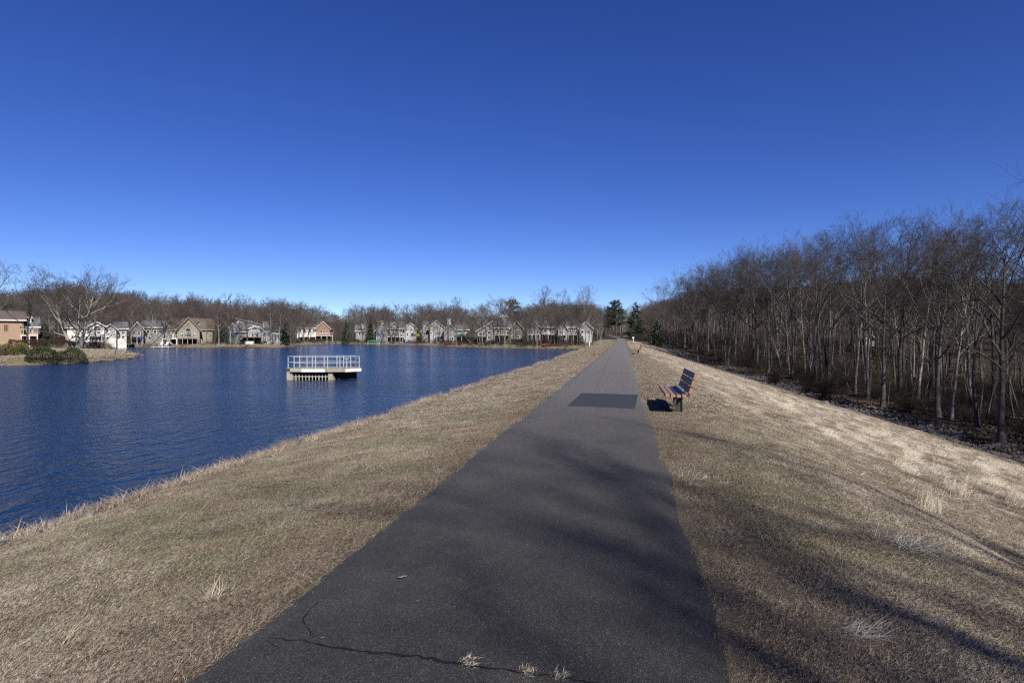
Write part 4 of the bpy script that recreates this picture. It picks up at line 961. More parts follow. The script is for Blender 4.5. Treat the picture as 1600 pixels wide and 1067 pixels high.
# ------------------------------------------------------------------ houses across the lake
# each is laid out in its own facade plane at its own distance: pp turns a photo column/row into metres on that plane
class House:
    def __init__(s, px, d, label, rz=0.0, name='house'):
        s.d = d; s.u = d / FPX; s.px = px; x, y = ap(px, d); s.ct = y / math.hypot(x, y); s.o = empty(name, (x, y, 0), rz - math.atan2(x, y)); tag(s.o, label, 'house')
        s.g = hz(x, y)
    def X(s, px): return (px - s.px) * s.u * s.ct
    def Zr(s, py): return EYE - (py - HOR) * s.u
    def block(s, x0, x1, ye, mat, y0=0.0, dep=8.0, yb=None, gable=None, ridge=None, roof='roof_grey', over=0.45, gmat=None, shed=None, asym=None):
        """wall box from column x0 to x1, eave row ye; gable = ridge row of a roof whose gable faces the lake; ridge = ridge row of a roof that slopes to the lake"""
        a, b, ze = s.X(x0), s.X(x1), s.Zr(ye); zb = s.g - 1.2 if yb is None else s.Zr(yb)
        if gable is not None:
            zr = s.Zr(gable); xm = (a + b) / 2 if asym is None else s.X(asym)
            m = MB(); m.prism([(a, zb), (b, zb), (b, ze), (xm, zr), (a, ze)], y0, y0 + dep); m.build('wall', M[mat], s.o)
            t = 0.22
            for (p, q) in ((a, xm), (b, xm)):
                sgn = -1 if p < q else 1; sl = (zr - ze) / abs(xm - p); e = over
                m = MB(); m.prism([(p + sgn * e, ze - sl * e + .02), (xm, zr + .02), (xm, zr + t), (p + sgn * e, ze - sl * e + t)], y0 - over, y0 + dep + over)
                m.build('roof', M[roof], s.o)
                m = MB(); m.prism([(p + sgn * e, ze - sl * e - .02), (xm, zr - .02), (xm, zr + t + .02), (p + sgn * e, ze - sl * e + t + .02)], y0 - over - 0.06, y0 - over - 0.003)
                m.build('barge_board', M['white' if gmat is None else gmat], s.o)
        elif ridge is not None:
            zr = s.Zr(ridge); m = MB(); m.box(a, b, y0, y0 + dep, zb, ze); m.build('wall', M[mat], s.o)
            ym = y0 + dep / 2; sl = (zr - ze) / (dep / 2)
            for sg, yy in ((-1, y0), (1, y0 + dep)):
                e = over; A = (yy + sg * e, ze - sl * e); m = MB()
                m.hexa([(a - e, A[0], A[1] + .01), (b + e, A[0], A[1] + .01), (b + e, ym, zr), (a - e, ym, zr), (a - e, A[0], A[1] + .22), (b + e, A[0], A[1] + .22), (b + e, ym, zr + .22), (a - e, ym, zr + .22)])
                m.build('roof', M[roof], s.o)
            for xx in (a, b):
                m = MB(); w_ = 0.1; sg = 1 if xx == a else -1
                n = len(m.v); P_ = [(y0, ze), (y0 + dep, ze), (ym, zr)]
                m.v += [(xx + sg * 0.02, p[0], p[1]) for p in P_] + [(xx + sg * 0.2, p[0], p[1]) for p in P_]
                m.f += [(0, 1, 2), (5, 4, 3), (0, 3, 4, 1), (1, 4, 5, 2), (2, 5, 3, 0)]; m.build('gable_wall', M[mat], s.o)
            m = MB(); m.box(a - over, b + over, y0 - over - 0.05, y0 - over - .003, ze - sl * over - .05, ze - sl * over + .2); m.build('fascia', M['white' if gmat is None else gmat], s.o)
        elif shed is not None:   # single slope rising from row ye on the right to row shed on the left
            zl = s.Zr(shed); m = MB(); m.prism([(a, zb), (b, zb), (b, ze), (a, zl)], y0, y0 + dep); m.build('wall', M[mat], s.o)
            m = MB(); m.prism([(a - .4, zl + .03), (b + .4, ze + .03), (b + .4, ze + .27), (a - .4, zl + .27)], y0 - over, y0 + dep + over); m.build('roof', M[roof], s.o)
        else:
            m = MB(); m.box(a, b, y0, y0 + dep, zb, ze); m.build('wall', M[mat], s.o)
            m = MB(); m.box(a - .2, b + .2, y0 - .2, y0 + dep + .2, ze, ze + .2); m.build('roof', M[roof], s.o)
    def win(s, x0, x1, y0, y1, yf=0.0, cols=1, rows=1, frame='white', arch=False, name='window'):
        a, b, zt, zb = s.X(x0), s.X(x1), s.Zr(y0), s.Zr(y1); f = min(0.1, (b - a) * 0.14); y = yf
        m = MB(); m.box(a, a + f, y - .07, y + .02, zb, zt); m.box(b - f, b, y - .07, y + .02, zb, zt); m.box(a + f, b - f, y - .07, y + .02, zb, zb + f)
        if not arch: m.box(a + f, b - f, y - .07, y + .02, zt - f, zt)
        for i in range(1, cols):
            xx = a + (b - a) * i / cols; m.box(xx - .04, xx + .04, y - .06, y + .02, zb + f, zt - (f if not arch else 0))
        for i in range(1, rows):
            zz = zb + (zt - zb) * i / rows; m.box(a + f, b - f, y - .056, y + .02, zz - .035, zz + .035)
        if arch:
            r0 = (b - a) / 2; xm = (a + b) / 2
            for i in range(8):
                t0, t1 = math.pi * i / 8, math.pi * (i + 1) / 8; h = arch * s.u
                m.prism([(xm + (r0 - f) * math.cos(t0), zt + (h - f) * math.sin(t0)), (xm + r0 * math.cos(t0), zt + h * math.sin(t0)), (xm + r0 * math.cos(t1), zt + h * math.sin(t1)), (xm + (r0 - f) * math.cos(t1), zt + (h - f) * math.sin(t1))], y - .07, y + .02)
            m.box(a + f, b - f, y - .07, y + .02, zt - f, zt)
        w_ = m.build(name, M[frame], s.o)
        m = MB(); m.box(a + f * .5, b - f * .5, y - .03, y + .01, zb + f * .5, zt - f * .5)
        if arch:
            r0 = (b - a) / 2 * .93; xm = (a + b) / 2; h = arch * s.u * .93
            m.prism([(xm + r0 * math.cos(math.pi * i / 10), zt - f * .4 + h * math.sin(math.pi * i / 10)) for i in range(11)], y - .028, y + .01)
        m.build('pane', M['glass'], w_)
    def chim(s, x0, x1, y0, y1, mat='pale_grey', yf=2.5, dep=1.3):
        a, b, zt, zb = s.X(x0), s.X(x1), s.Zr(y0), s.Zr(y1); m = MB(); m.box(a, b, yf, yf + dep, zb, zt); m.box(a - .12, b + .12, yf - .12, yf + dep + .12, zt + .002, zt + .25)
        m.build('chimney', M[mat], s.o)
    def deckp(s, x0, x1, ytop, proj=2.6, yf=0.0, mat='grey_timber', rail=True, posts=4, railmat=None):
        a, b, z = s.X(x0), s.X(x1), s.Zr(ytop); m = MB(); m.box(a, b, yf - proj, yf - .01, z - .22, z); dk = m.build('deck', M[mat], s.o)
        for i in range(posts):
            x = a + .1 + (b - a - .2) * i / max(1, posts - 1); m = MB(); m.box(x - .08, x + .08, yf - proj + .03, yf - proj + .19, s.g - .5, z - .222); m.build('post', M[mat], dk)
        if rail:
            m = MB(); m.box(a, b, yf - proj, yf - proj + .07, z + .92, z + 1.0); n = max(3, int((b - a) / .35))
            for i in range(n + 1):
                x = a + (b - a) * i / n; m.box(x - .02, x + .02, yf - proj + .015, yf - proj + .055, z, z + .92)
            m.build('railing', M[railmat or mat], dk)
    def garage(s, x0, x1, y0, y1, yf=0.0, name='dark_opening', mat='void'):
        m = MB(); m.box(s.X(x0), s.X(x1), yf - .03, yf + .01, s.Zr(y1), s.Zr(y0)); m.build(name, M[mat], s.o)

h = House(25, 100, 'peach coloured two storey house at the left edge of the photo')
h.block(-60, 37, 500, 'peach', dep=11, ridge=486, roof='roof_brown')
h.block(37, 60, 510, 'peach', y0=1.2, dep=9, ridge=495, roof='roof_grey'); h.chim(45, 50, 496, 512, 'white')
for a_ in ((6, 13, 507, 518), (31, 36, 509, 520)): h.win(*a_, frame='peach', cols=2)
h.win(-12, -4, 506, 519, cols=2, frame='peach')
h.win(42, 50, 512, 519, 1.2, cols=2, frame='peach'); h.win(53, 59, 513, 519, 1.2, frame='peach')
h.deckp(32, 60, 523, 1.8, 1.2, 'cream', posts=3); h.garage(33, 43, 530, 540, 1.2)

h = House(160, 129, 'white house with arched gable and many tall windows behind the peninsula lawn')
h.block(106, 140, 512, 'cream', y0=1.5, dep=8, ridge=503, roof='roof_grey'); h.block(140, 163, 509.5, 'cream', dep=8, gable=504, roof='roof_pale')
h.block(163, 182, 514, 'cream', y0=.8, dep=8, gable=507, roof='roof_grey'); h.block(182, 199, 513, 'cream', y0=2, dep=9, ridge=503, roof='roof_grey')
h.win(146, 158, 512.5, 517, 0, 2, 1, arch=3.6)
for a_ in ((143, 147, 525, 533), (148.5, 152.5, 525, 533), (154, 158, 525, 533), (146, 150, 517.5, 522), (151, 157, 517.5, 522)): h.win(*a_, yf=0)
for a_ in ((131, 134, 515, 522), (136, 139, 515, 522), (133, 137, 525, 532), (118, 121.5, 519, 523), (112, 116, 524, 529), (122, 127, 526, 532)): h.win(*a_, yf=1.5)
h.win(165, 170, 516, 522, .8, 2, 2); h.win(166, 170, 526, 530, .8); h.win(184, 189, 524, 529, 2); h.win(191, 196, 517, 522, 2, 2); h.win(191, 196, 525, 529, 2)
h.deckp(138, 160, 523.5, 1.2, 0, 'white', posts=2)

h = House(235, 152, 'grey shingled house partly hidden by trees, left of the tan gabled house')
h.block(205, 225, 515, 'grey_wall', dep=8, gable=504, roof='roof_grey'); h.block(225, 262, 511, 'grey_wall', y0=1.5, dep=9, ridge=501, roof='roof_grey')
h.block(258, 272, 514, 'blue_grey', y0=0, dep=8, gable=503, roof='roof_grey', gmat='dark_timber')
for a_ in ((209, 212, 518, 523), (215, 220, 518, 523), (210, 214, 527, 531)): h.win(*a_, yf=0)
for a_ in ((229, 234, 515, 521), (240, 245, 515, 521), (250, 254, 515, 521), (231, 236, 525, 531)): h.win(*a_, yf=1.5)
h.win(269, 273, 514, 519, -0.002, 1, 2)
h.deckp(205, 224, 525, 2, 0, posts=3)

h = House(296, 150, 'tan house with a big steep gable and an arched window over the water')
h.block(268, 334, 514, 'tan_wall', y0=2.5, dep=10, ridge=497, roof='roof_brown', gmat='tan_wall')
h.block(277, 312, 515.5, 'tan_wall', y0=0, dep=9, gable=497, roof='roof_brown', over=.5, gmat='tan_wall')
h.block(303, 320, 511, 'tan_wall', y0=4, dep=5, gable=500.5, roof='roof_brown', gmat='tan_wall')
h.win(289, 299, 517.5, 519.5, 0, 1, 1, 'cream', arch=5.5); h.win(289, 299, 521, 527, 0, 4, 1, 'cream')
for a_ in ((281, 287, 517.5, 520.3), (281, 287, 521.5, 526), (301, 306.5, 517.5, 520.3), (301, 306.5, 521.5, 526)): h.win(*a_, yf=0, cols=2, frame='cream')
h.win(261, 266.5, 520, 526.5, 2.5 - .0, frame='cream')
h.block(258, 277, 519, 'tan_wall', y0=1.6, dep=3, roof='roof_pale')
for a_ in ((261, 264.5, 520.5, 526.5), (266, 270, 520.5, 526.5), (271.5, 275.5, 520.5, 526.5)): h.win(*a_, yf=1.6, frame='cream')
h.deckp(277, 309, 528, 2.2, 0, 'tan_wall', posts=5); h.deckp(254, 276.6, 528.5, 1.6, 1.6, 'white', posts=3)
h.garage(283, 306, 530.5, 538, 0); h.garage(262, 275, 530.5, 538, 1.6)
m = MB(); a0, a1 = h.X(257), h.X(268); m.hexa([(a0, -1.8, h.Zr(528.5)), (a0 + .6, -1.8, h.Zr(528.5)), (a1 + .6, -1.8, h.Zr(538)), (a1, -1.8, h.Zr(538)), (a0, -.6, h.Zr(528.5) + .02), (a0 + .6, -.6, h.Zr(528.5) + .02), (a1 + .6, -.6, h.Zr(538) + .02), (a1, -.6, h.Zr(538) + .02)]); m.build('stairs', M['tan_wall'], h.o)

h = House(400, 150, 'modern pale house with a high slanted roof and curved white gable')
h.block(357, 372, 515, 'blue_grey', y0=1.2, dep=8, gable=506, roof='roof_pale'); h.block(370, 409, 508.5, 'pale_grey', y0=3.5, dep=8, shed=498, roof='roof_pale')
h.block(371, 391, 517, 'blue_grey', y0=.8, dep=7, ridge=501.5, roof='roof_grey')
h.block(388, 408, 514.5, 'pale_grey', y0=0, dep=7, gable=511, roof='roof_pale', over=.35); h.block(408, 422, 517, 'pale_grey', y0=.4, dep=8, shed=511.5, roof='roof_pale', over=.2)
h.block(422, 441, 519, 'pale_grey', y0=1.2, dep=8, shed=516, roof='roof_grey'); h.chim(411, 421, 503, 512, 'roof_pale', 3)
h.win(392, 404, 514.4, 516, 0, 3, 1, 'white', arch=2.2)
for a_ in ((392.5, 397, 521, 526), (399.5, 404, 521, 526), (392.5, 397, 517, 519.2), (399.5, 404, 517, 519.2)): h.win(*a_, yf=0)
h.win(412, 417, 518, 523.5, .4, 2, 2); h.win(378, 383, 519, 524, .8, 2); h.win(360.5, 364, 520, 526, 1.2); h.win(414, 417.5, 533, 536.5, .4, arch=1.2)
for a_ in ((425, 427, 522, 532), (429.5, 432, 522, 532), (435, 437.5, 522, 532)): h.win(*a_, yf=1.2)
h.garage(379, 408, 527, 537, 0 - .003); h.deckp(374, 408.5, 526.5, 2.4, 0, 'dark_timber', posts=4)
m = MB(); m.slab([(h.X(390) + 1.1 * math.cos(i * .785), -3.4 + .7 * math.sin(i * .785)) for i in range(8)], h.Zr(537.5), h.Zr(533)); 
m.build('white_shed', M['white'], h.o)

h = House(490, 236, 'brick and white house with a hipped grey roof behind brown trees, left of the pine')
h.block(464, 497, 512, 'cream', y0=1, dep=9, ridge=504, roof='roof_grey'); h.block(494, 516, 513, 'brick', y0=0, dep=10, gable=502.5, roof='roof_grey')
for a_ in ((468, 471, 515, 520), (474, 478, 514, 520), (482, 486, 514, 519), (489, 492, 514, 519)): h.win(*a_, yf=1)
h.win(500, 504, 516, 520, 0); h.win(508, 511, 516, 520, 0); h.deckp(466, 520, 524, 3, 0, 'cream', posts=7); h.garage(470, 512, 526.5, 533, 0, mat='dark_timber')

h = House(572, 228, 'small grey house with a white chimney seen between the pine and the dark evergreen')
h.block(556, 584, 517, 'grey_wall', dep=8, ridge=508, roof='roof_grey'); h.chim(565, 569.5, 507, 515, 'white', 1.5); h.win(560, 564, 519, 524); h.win(573, 577, 519, 524); h.win(566, 569, 519, 524)

h = House(622, 200, 'long pale grey townhouse row with white gables and a square chimney on the left')
h.block(588, 606, 516, 'pale_grey', y0=0, dep=9, gable=506, roof='roof_grey', asym=600); h.block(604, 634, 513, 'pale_grey', y0=1.5, dep=9, ridge=503, roof='roof_grey')
h.block(632, 650, 512.5, 'pale_grey', y0=0, dep=9, gable=504, roof='roof_grey'); h.chim(594.5, 598.5, 502, 512, 'cream', 3); h.block(612, 620, 508, 'pale_grey', y0=1.4, dep=4, gable=504, roof='roof_grey', yb=513)
for a_ in ((591, 594, 521, 525), (597, 601, 521, 525), (597, 600, 528, 531), (591, 594, 528, 532)): h.win(*a_, yf=0)
for a_ in ((606, 609, 520, 524), (611, 614, 520, 526), (617, 621, 513.8, 518), (617, 621, 520, 525), (625, 630, 514, 518), (625, 629, 521, 526)): h.win(*a_, yf=1.5, frame='white')
for a_ in ((634, 637, 513, 516.5), (641, 645, 513, 516.5), (635, 638, 520, 525), (642, 647, 520, 526)): h.win(*a_, yf=0)
h.deckp(605, 632, 526, 2, 1.5, 'white', posts=5); h.garage(606, 612, 527.5, 533, 1.5); h.garage(618, 624, 527.5, 533, 1.5)

h = House(680, 182, 'pale grey house with a broad white triangular gable beside the lime green awning')
h.block(659, 676, 516.5, 'grey_wall', y0=1.6, dep=9, gable=505, roof='roof_grey'); h.block(671, 693, 511, 'pale_grey', y0=0, dep=9, gable=501, roof='roof_grey')
h.block(662, 683, 508, 'grey_wall', y0=6, dep=8, ridge=501.5, roof='roof_grey')
h.win(668, 672.5, 511.5, 515.5, -0.001, 2); h.win(683, 689, 518, 524, 0, 2); h.win(671.5, 676, 518.5, 521.5, 0, 2); h.win(661, 664.5, 519, 523, 1.6); h.win(686, 689, 512, 514, 0)
h.deckp(681, 697, 525.5, 2, 0, 'blue_grey', posts=3); h.garage(660, 668, 520, 523, 1.6)

h = House(712, 178, 'narrow grey house with a capped white chimney between the broad gable and the green canopy')
h.block(694, 712, 516, 'grey_wall', y0=0, dep=9, gable=506, roof='roof_grey'); h.chim(699, 704, 499, 509, 'cream', 2); h.block(712, 732, 515, 'brown_wall', y0=1.5, dep=9, ridge=507, roof='roof_grey')
for a_ in ((697, 699.5, 518, 524), (703, 706, 519, 523), (705, 709, 526, 531)): h.win(*a_, yf=0)
h.win(714, 718, 519, 524, 1.5, 2); h.win(723, 728, 517, 520, 1.5, 2); h.deckp(712, 730, 525, 2, 1.5, posts=3)

h = House(785, 160, 'long brown shingled house with a big sloping roof and chimney behind pale trunks')
h.block(756, 816, 512, 'grey_wall', y0=2, dep=11, ridge=502, roof='roof_grey'); h.block(746, 772, 517, 'grey_wall', y0=0, dep=9, gable=502.5, roof='roof_grey', asym=770)
h.block(798, 816, 512.5, 'brown_wall', y0=.3, dep=9, gable=502, roof='roof_grey'); h.chim(784, 789, 496, 505, 'tan_wall', 6)
for a_ in ((748, 752, 519, 524), (754, 758, 519, 525), (762, 766, 517, 522), (762, 766, 525, 530)): h.win(*a_, yf=0)
for a_ in ((776, 781, 515, 520), (776, 781, 523, 529), (786, 791, 516, 522), (786, 791, 524, 530), (770, 774, 516, 522)): h.win(*a_, yf=2)
for a_ in ((801, 804, 515, 520), (809, 813, 515, 520), (800, 804, 523, 529), (808, 812, 524, 529)): h.win(*a_, yf=.3)
h.deckp(746, 762, 525, 2, 0, posts=3); h.deckp(772, 796, 523, 2.4, 2, posts=4); h.garage(774, 782, 530, 535, 2); h.garage(801, 813, 530, 535, .3)

h = House(850, 152, 'grey and white townhouse behind bare trunks, second from the right end of the row')
h.block(824, 846, 513, 'grey_wall', y0=0, dep=9, gable=504, roof='roof_grey'); h.block(846, 868, 511, 'pale_grey', y0=1.5, dep=9, ridge=502, roof='roof_grey'); h.chim(850, 854, 497, 504, 'cream', 4)
for a_ in ((829, 832, 516, 520), (838, 842, 516, 520), (827, 831, 523, 528), (837, 842, 523, 528)): h.win(*a_, yf=0)
for a_ in ((849, 853, 514, 519), (858, 862, 514, 519), (849, 853, 523, 528), (859, 863, 523, 528)): h.win(*a_, yf=1.5)
h.deckp(825, 844, 522, 2, 0, 'white', posts=4); h.deckp(847, 866, 522, 2, 1.5, posts=3); h.garage(828, 840, 530, 535, 0)

h = House(900, 146, 'grey and white townhouse at the right end of the row, nearest the dam')
h.block(872, 886, 513, 'pale_grey', y0=0, dep=9, gable=503, roof='roof_grey'); h.block(886, 908, 511, 'grey_wall', y0=1.5, dep=9, ridge=502, roof='roof_grey'); h.block(905, 926, 513, 'pale_grey', y0=.3, dep=9, gable=503, roof='roof_grey')
for a_ in ((875, 878, 516, 521), (880, 884, 524, 529)): h.win(*a_, yf=0)
for a_ in ((889, 893, 514, 519), (899, 903, 514, 519), (889, 893, 523, 528), (899, 903, 523, 528)): h.win(*a_, yf=1.5)
for a_ in ((908, 912, 516, 521), (917, 921, 516, 521), (908, 912, 524, 529)): h.win(*a_, yf=.3)
h.deckp(887, 905, 522, 2, 1.5, posts=3); h.deckp(872, 885, 523, 2, 0, 'white', posts=3)

h = House(1362, 150, 'small white house glimpsed through the trunks of the wood')
h.block(1352, 1366, 527, 'white', dep=8, gable=521, roof='roof_grey'); h.win(1355, 1358, 529, 533); h.win(1360, 1363, 529, 533)

# ------------------------------------------------------------------ small things on the far bank
def on_px(px, d): x, y = ap(px, d); return x, y, hz(x, y)
def kayak(px, d, mat, label, L=3.4, rz=0.0, name='kayak'):
    x, y, z = on_px(px, d); m = MB(); n = 10; ring = []
    for i in range(n + 1):
        t = i / n * 2 - 1; w_ = 0.36 * (1 - t * t) ** 0.7 + .02; zb = 0.10 * t * t; ring.append([(t * L / 2, -w_, .24 + zb), (t * L / 2, -w_ * .6, .02 + zb), (t * L / 2, w_ * .6, .02 + zb), (t * L / 2, w_, .24 + zb), (t * L / 2, 0, .31 + zb)])
    for a, b in zip(ring[:-1], ring[1:]):
        for k in range(5): m.poly([a[k], a[(k + 1) % 5], b[(k + 1) % 5], b[k]])
    o = m.build('hull', M[mat]); o.name = name; o.location = (x, y, z + .12); o.rotation_euler = (0.2, 0, rz)
    c = MB(); c.slab([(0.45 * math.cos(i * .785), 0.2 * math.sin(i * .785)) for i in range(8)], .30, .335); c.build('cockpit', M['void'], o)
    return tag(o, label, 'kayak', 'kayaks and boats on the far bank')
kayak(863, 125.5, 'red', 'bright red kayak drawn up under the right end townhouse', 4.6, 0.1)
kayak(703, 155.5, 'red', 'dull red boat lying on the bank below the narrow grey house', 4.0)
kayak(718, 155.8, 'red', 'short red boat right of the dull red one', 2.6, 0.2)
kayak(645, 183, 'red', 'red kayak beside the blue cover on the bank', 2.8)
kayak(862, 127.5, 'orange', 'orange kayak behind the bright red one', 3.8, 0.2)
def canopy(px, d, wd, hgt, mat, label, cat='canopy'):
    x, y, z = on_px(px, d); o = empty('garden_canopy', (x, y, z))
    m = MB(); hh_ = wd / 2; top = (0, 0, hgt + .5); c = [(-hh_, -hh_ * .7, hgt), (hh_, -hh_ * .7, hgt), (hh_, hh_ * .7, hgt), (-hh_, hh_ * .7, hgt)]
    for i in range(4): m.poly([c[i], c[(i + 1) % 4], top])
    for i in range(4):
        a, b = c[i], c[(i + 1) % 4]; m.poly([a, b, (b[0], b[1], hgt - .35), (a[0], a[1], hgt - .35)])
    m.build('cloth', M[mat], o)
    for q in c:
        m = MB(); m.tube((q[0] * .97, q[1] * .97, -.3), (q[0] * .97, q[1] * .97, hgt), .05, 6); m.build('leg', M['white'], o)
    return tag(o, label, cat)
canopy(584, 189, 3.4, 2.2, 'green_cloth', 'green garden canopy at the left end of the long pale grey house')
canopy(719, 168, 3.8, 2.2, 'green_cloth', 'green garden canopy under the leaning tree')
canopy(652, 190, 3.2, 2.5, 'lime_cloth', 'lime green awning between the long house and the broad gable')
x, y, z = on_px(640, 181.5); m = MB(); m.prism([(-1.2, 0), (1.2, 0), (1.0, .5), (0, .8), (-1.0, .5)], -.6, .6); tag(m.build('covered_boat', M['bluecover'], None, (x, y, z + .05)), 'low heap under a blue cover on the far bank', 'covered boat')
x, y, z = on_px(645.5, 184); m = MB(); m.prism([(-.9, 0), (.9, 0), (.9, .6), (0, 1.3), (-.9, .6)], -.5, .5); tag(m.build('play_hut', M['orange'], None, (x, y, z)), 'small orange play hut on the bank under the lime awning', 'play hut')
x, y = gp(255, 542.5, -.7); D = empty('dock', (x, y, -1.0)); m = MB(); m.box(-1.8, 1.8, -1.0, 1.0, .32, .42); m.build('deck', M['white'], D)
for q in ((-1.6, -.8), (1.6, -.8), (-1.6, .8), (1.6, .8)):
    m = MB(); m.tube((q[0], q[1], -.9), (q[0], q[1], .32), .08, 6); m.build('post', M['grey_timber'], D)
tag(D, 'small white dock at the water below the tan gabled house', 'dock')
def lawn_chair(x, y, z, label):
    o = empty('garden_chair', (x, y, z)); m = MB(); m.box(-.3, .3, -.3, .3, .36, .42); m.build('seat', M['white'], o)
    m = MB(); m.hexa([(-.3, .24, .42), (.3, .24, .42), (.3, .29, .42), (-.3, .29, .42), (-.28, .48, 1.05), (.28, .48, 1.05), (.28, .53, 1.05), (-.28, .53, 1.05)]); m.build('backrest', M['white'], o)
    for sx in (-.27, .27):
        for sy in (-.25, .25): m = MB(); m.box(sx - .03, sx + .03, sy - .03, sy + .03, 0, .358); m.build('leg', M['white'], o)
        m = MB(); m.box(sx - .05, sx + .05, -.34, .26, .58, .62); m.build('armrest', M['white'], o)
    return tag(o, label, 'chair', 'white chairs on the dock')
lawn_chair(x - .6, y + .1, -.58, 'left one of two white chairs on the small dock'); lawn_chair(x + .6, y + .1, -.58, 'right one of two white chairs on the small dock')
x, y, z = on_px(221.5, 143); m = MB(); m.tube((0, 0, 0), (0, 0, 2.4), .04, 6); o = m.build('patio_umbrella', M['white'], None, (x, y, z)); m = MB()
for i in range(8):
    a0, a1 = i * .785, (i + 1) * .785; m.poly([(1.0 * math.cos(a0), 1.0 * math.sin(a0), 1.9), (1.0 * math.cos(a1), 1.0 * math.sin(a1), 1.9), (0, 0, 2.5)])
m.build('cloth', M['bluecover'], o); tag(o, 'small blue patio umbrella in front of the grey shingled house', 'umbrella')
x, y, z = on_px(921, 118.5); m = MB(); m.tube((0, 0, -.3), (0, 0, .95), .13, 10); m.tube((0, 0, .95), (0, 0, 1.05), .16, 10); tag(m.build('bollard', M['white'], None, (x, y, max(z, -.9))), 'white post at the end of the lake beside the stone spillway edge', 'post')
x = 2.6 + AX * 150; m = MB(); m.tube((0, 0, -.3), (0, 0, 1.1), .11, 8); m.box(-.25, .25, -.03, .03, 1.102, 1.5); tag(m.build('sign_post', M['white'], None, (x, 150, hz(x, 150))), 'small pale sign post right of the path at its far end', 'sign')
x, y = gp(912, 544.8, -1.0); m = MB(); m.hexa([(-2.2, -1.2, -.6), (3.2, -.8, -.6), (3.4, .9, -.6), (-2.0, 1.0, -.6), (-2.2, -1.1, .28), (3.2, -.7, .33), (3.4, .8, .33), (-2.0, .9, .28)]); tag(m.build('spillway_edge', M['concrete_pale'], None, (x, y, -1), bevel=.05), 'low pale concrete edge at the end of the lake', 'concrete edge')
# birds high over the trees
bm_ = MB(); bm_.poly([(-.35, .05, .12), (-.05, .1, 0), (-.05, -.06, 0)]); bm_.poly([(.35, .05, .12), (.05, -.06, 0), (.05, .1, 0)]); bm_.tube((0, -.2, 0), (0, .2, 0), .05, 5)
bme = bm_.mesh('bird', M['black'])
for (px, py) in ((218, 432), (230, 429), (277, 437), (317, 441.5), (322, 454)):
    d = 120; x, y = ap(px, d); o = link('bird', bme, None, (x, y, EYE + (HOR - py) / FPX * d), px * .37); o.scale = (.5, .5, .5); tag(o, {218: 'tiny dark bird, leftmost of the few over the far trees', 230: 'tiny dark bird, highest of the few over the far trees', 277: 'tiny dark bird above the tan gabled house', 317: 'upper one of two tiny birds left of the modern house', 322: 'lower one of two tiny birds left of the modern house'}[px], 'bird', 'birds over the far wood')

# ------------------------------------------------------------------ grass, reeds and stones
def blade_patch(name, seed, n, R_, l0, l1, wd, lie, mat, az=None, azs=1.0, curl=0.5):
    rg = np.random.default_rng(seed)
    r_ = R_ * np.sqrt(rg.uniform(0, 1, n)); a = rg.uniform(0, 2 * math.pi, n)
    B0 = np.stack([r_ * np.cos(a), r_ * np.sin(a), np.full(n, -0.008)], 1)
    az_ = rg.uniform(0, 2 * math.pi, n) if az is None else rg.normal(az, azs, n)
    el = np.radians(rg.uniform(lie[0], lie[1], n)); L = rg.uniform(l0, l1, n) * rg.uniform(0.6, 1, n)
    D = np.stack([np.cos(az_) * np.cos(el), np.sin(az_) * np.cos(el), np.sin(el)], 1)
    el2 = el - rg.uniform(0, curl, n); az2 = az_ + rg.normal(0, 0.3, n)
    D2 = np.stack([np.cos(az2) * np.cos(el2), np.sin(az2) * np.cos(el2), np.sin(el2)], 1)
    tw = rg.uniform(0, math.pi, n); S = np.stack([-np.sin(az_ + tw * .3), np.cos(az_ + tw * .3), np.sin(tw) * .6], 1); S /= np.linalg.norm(S, axis=1, keepdims=True)
    w_ = (wd * rg.uniform(0.6, 1.3, n))[:, None]
    p1 = B0 + D * (L * 0.5)[:, None]; p2 = p1 + D2 * (L * 0.5)[:, None]
    p1[:, 2] = np.maximum(p1[:, 2], 0.004); p2[:, 2] = np.maximum(p2[:, 2], 0.003)
    V = np.stack([B0 - S * w_ * .5, B0 + S * w_ * .5, p1 + S * w_ * .45, p1 - S * w_ * .45, p2 + S * w_ * .08, p2 - S * w_ * .08], 1).reshape(-1, 3)
    b = np.arange(n)[:, None] * 6; F = np.concatenate([b + np.array([[0, 1, 2, 3]]), b + np.array([[3, 2, 4, 5]])])
    return mesh_np(name, V, F, mat)

def sample(n, c0, c1, t0, t1, power=1.0):
    c = RG.uniform(c0, c1, n); t = t0 + (t1 - t0) * RG.uniform(0, 1, n) ** power; return c, t
def to_pts(c, t, dz=0.0):
    x = c + AX * t; return np.column_stack([x, t, ht(x, t) + dz])
def slope_rot(P_):
    """tilt each patch to the lie of the land, then turn it"""
    e = 0.3; gx = (ht(P_[:, 0] + e, P_[:, 1]) - ht(P_[:, 0] - e, P_[:, 1])) / (2 * e); gy = (ht(P_[:, 0], P_[:, 1] + e) - ht(P_[:, 0], P_[:, 1] - e)) / (2 * e)
    return np.arctan(gy), -np.arctan(gx)
def turf(name, c, t, protos, s0, s1, label, turn=True, cat='grass', azr=None):
    P_ = to_pts(c, t); rx, ry = slope_rot(P_); n = len(P_)
    rz = RG.uniform(0, 6.283, n) if turn else RG.normal(0, 0.35, n)
    # local turn first, then tilt about world axes (Euler XYZ turns about Z last, so express the tilt in turned axes)
    cz, sz = np.cos(rz), np.sin(rz); lx = rx * cz + ry * sz; ly = -rx * sz + ry * cz
    o = scatter(name, P_, np.stack([lx, ly, rz], 1), RG.uniform(s0, s1, n), RG.integers(0, len(protos), n), protos)
    return tag(o, label, cat)
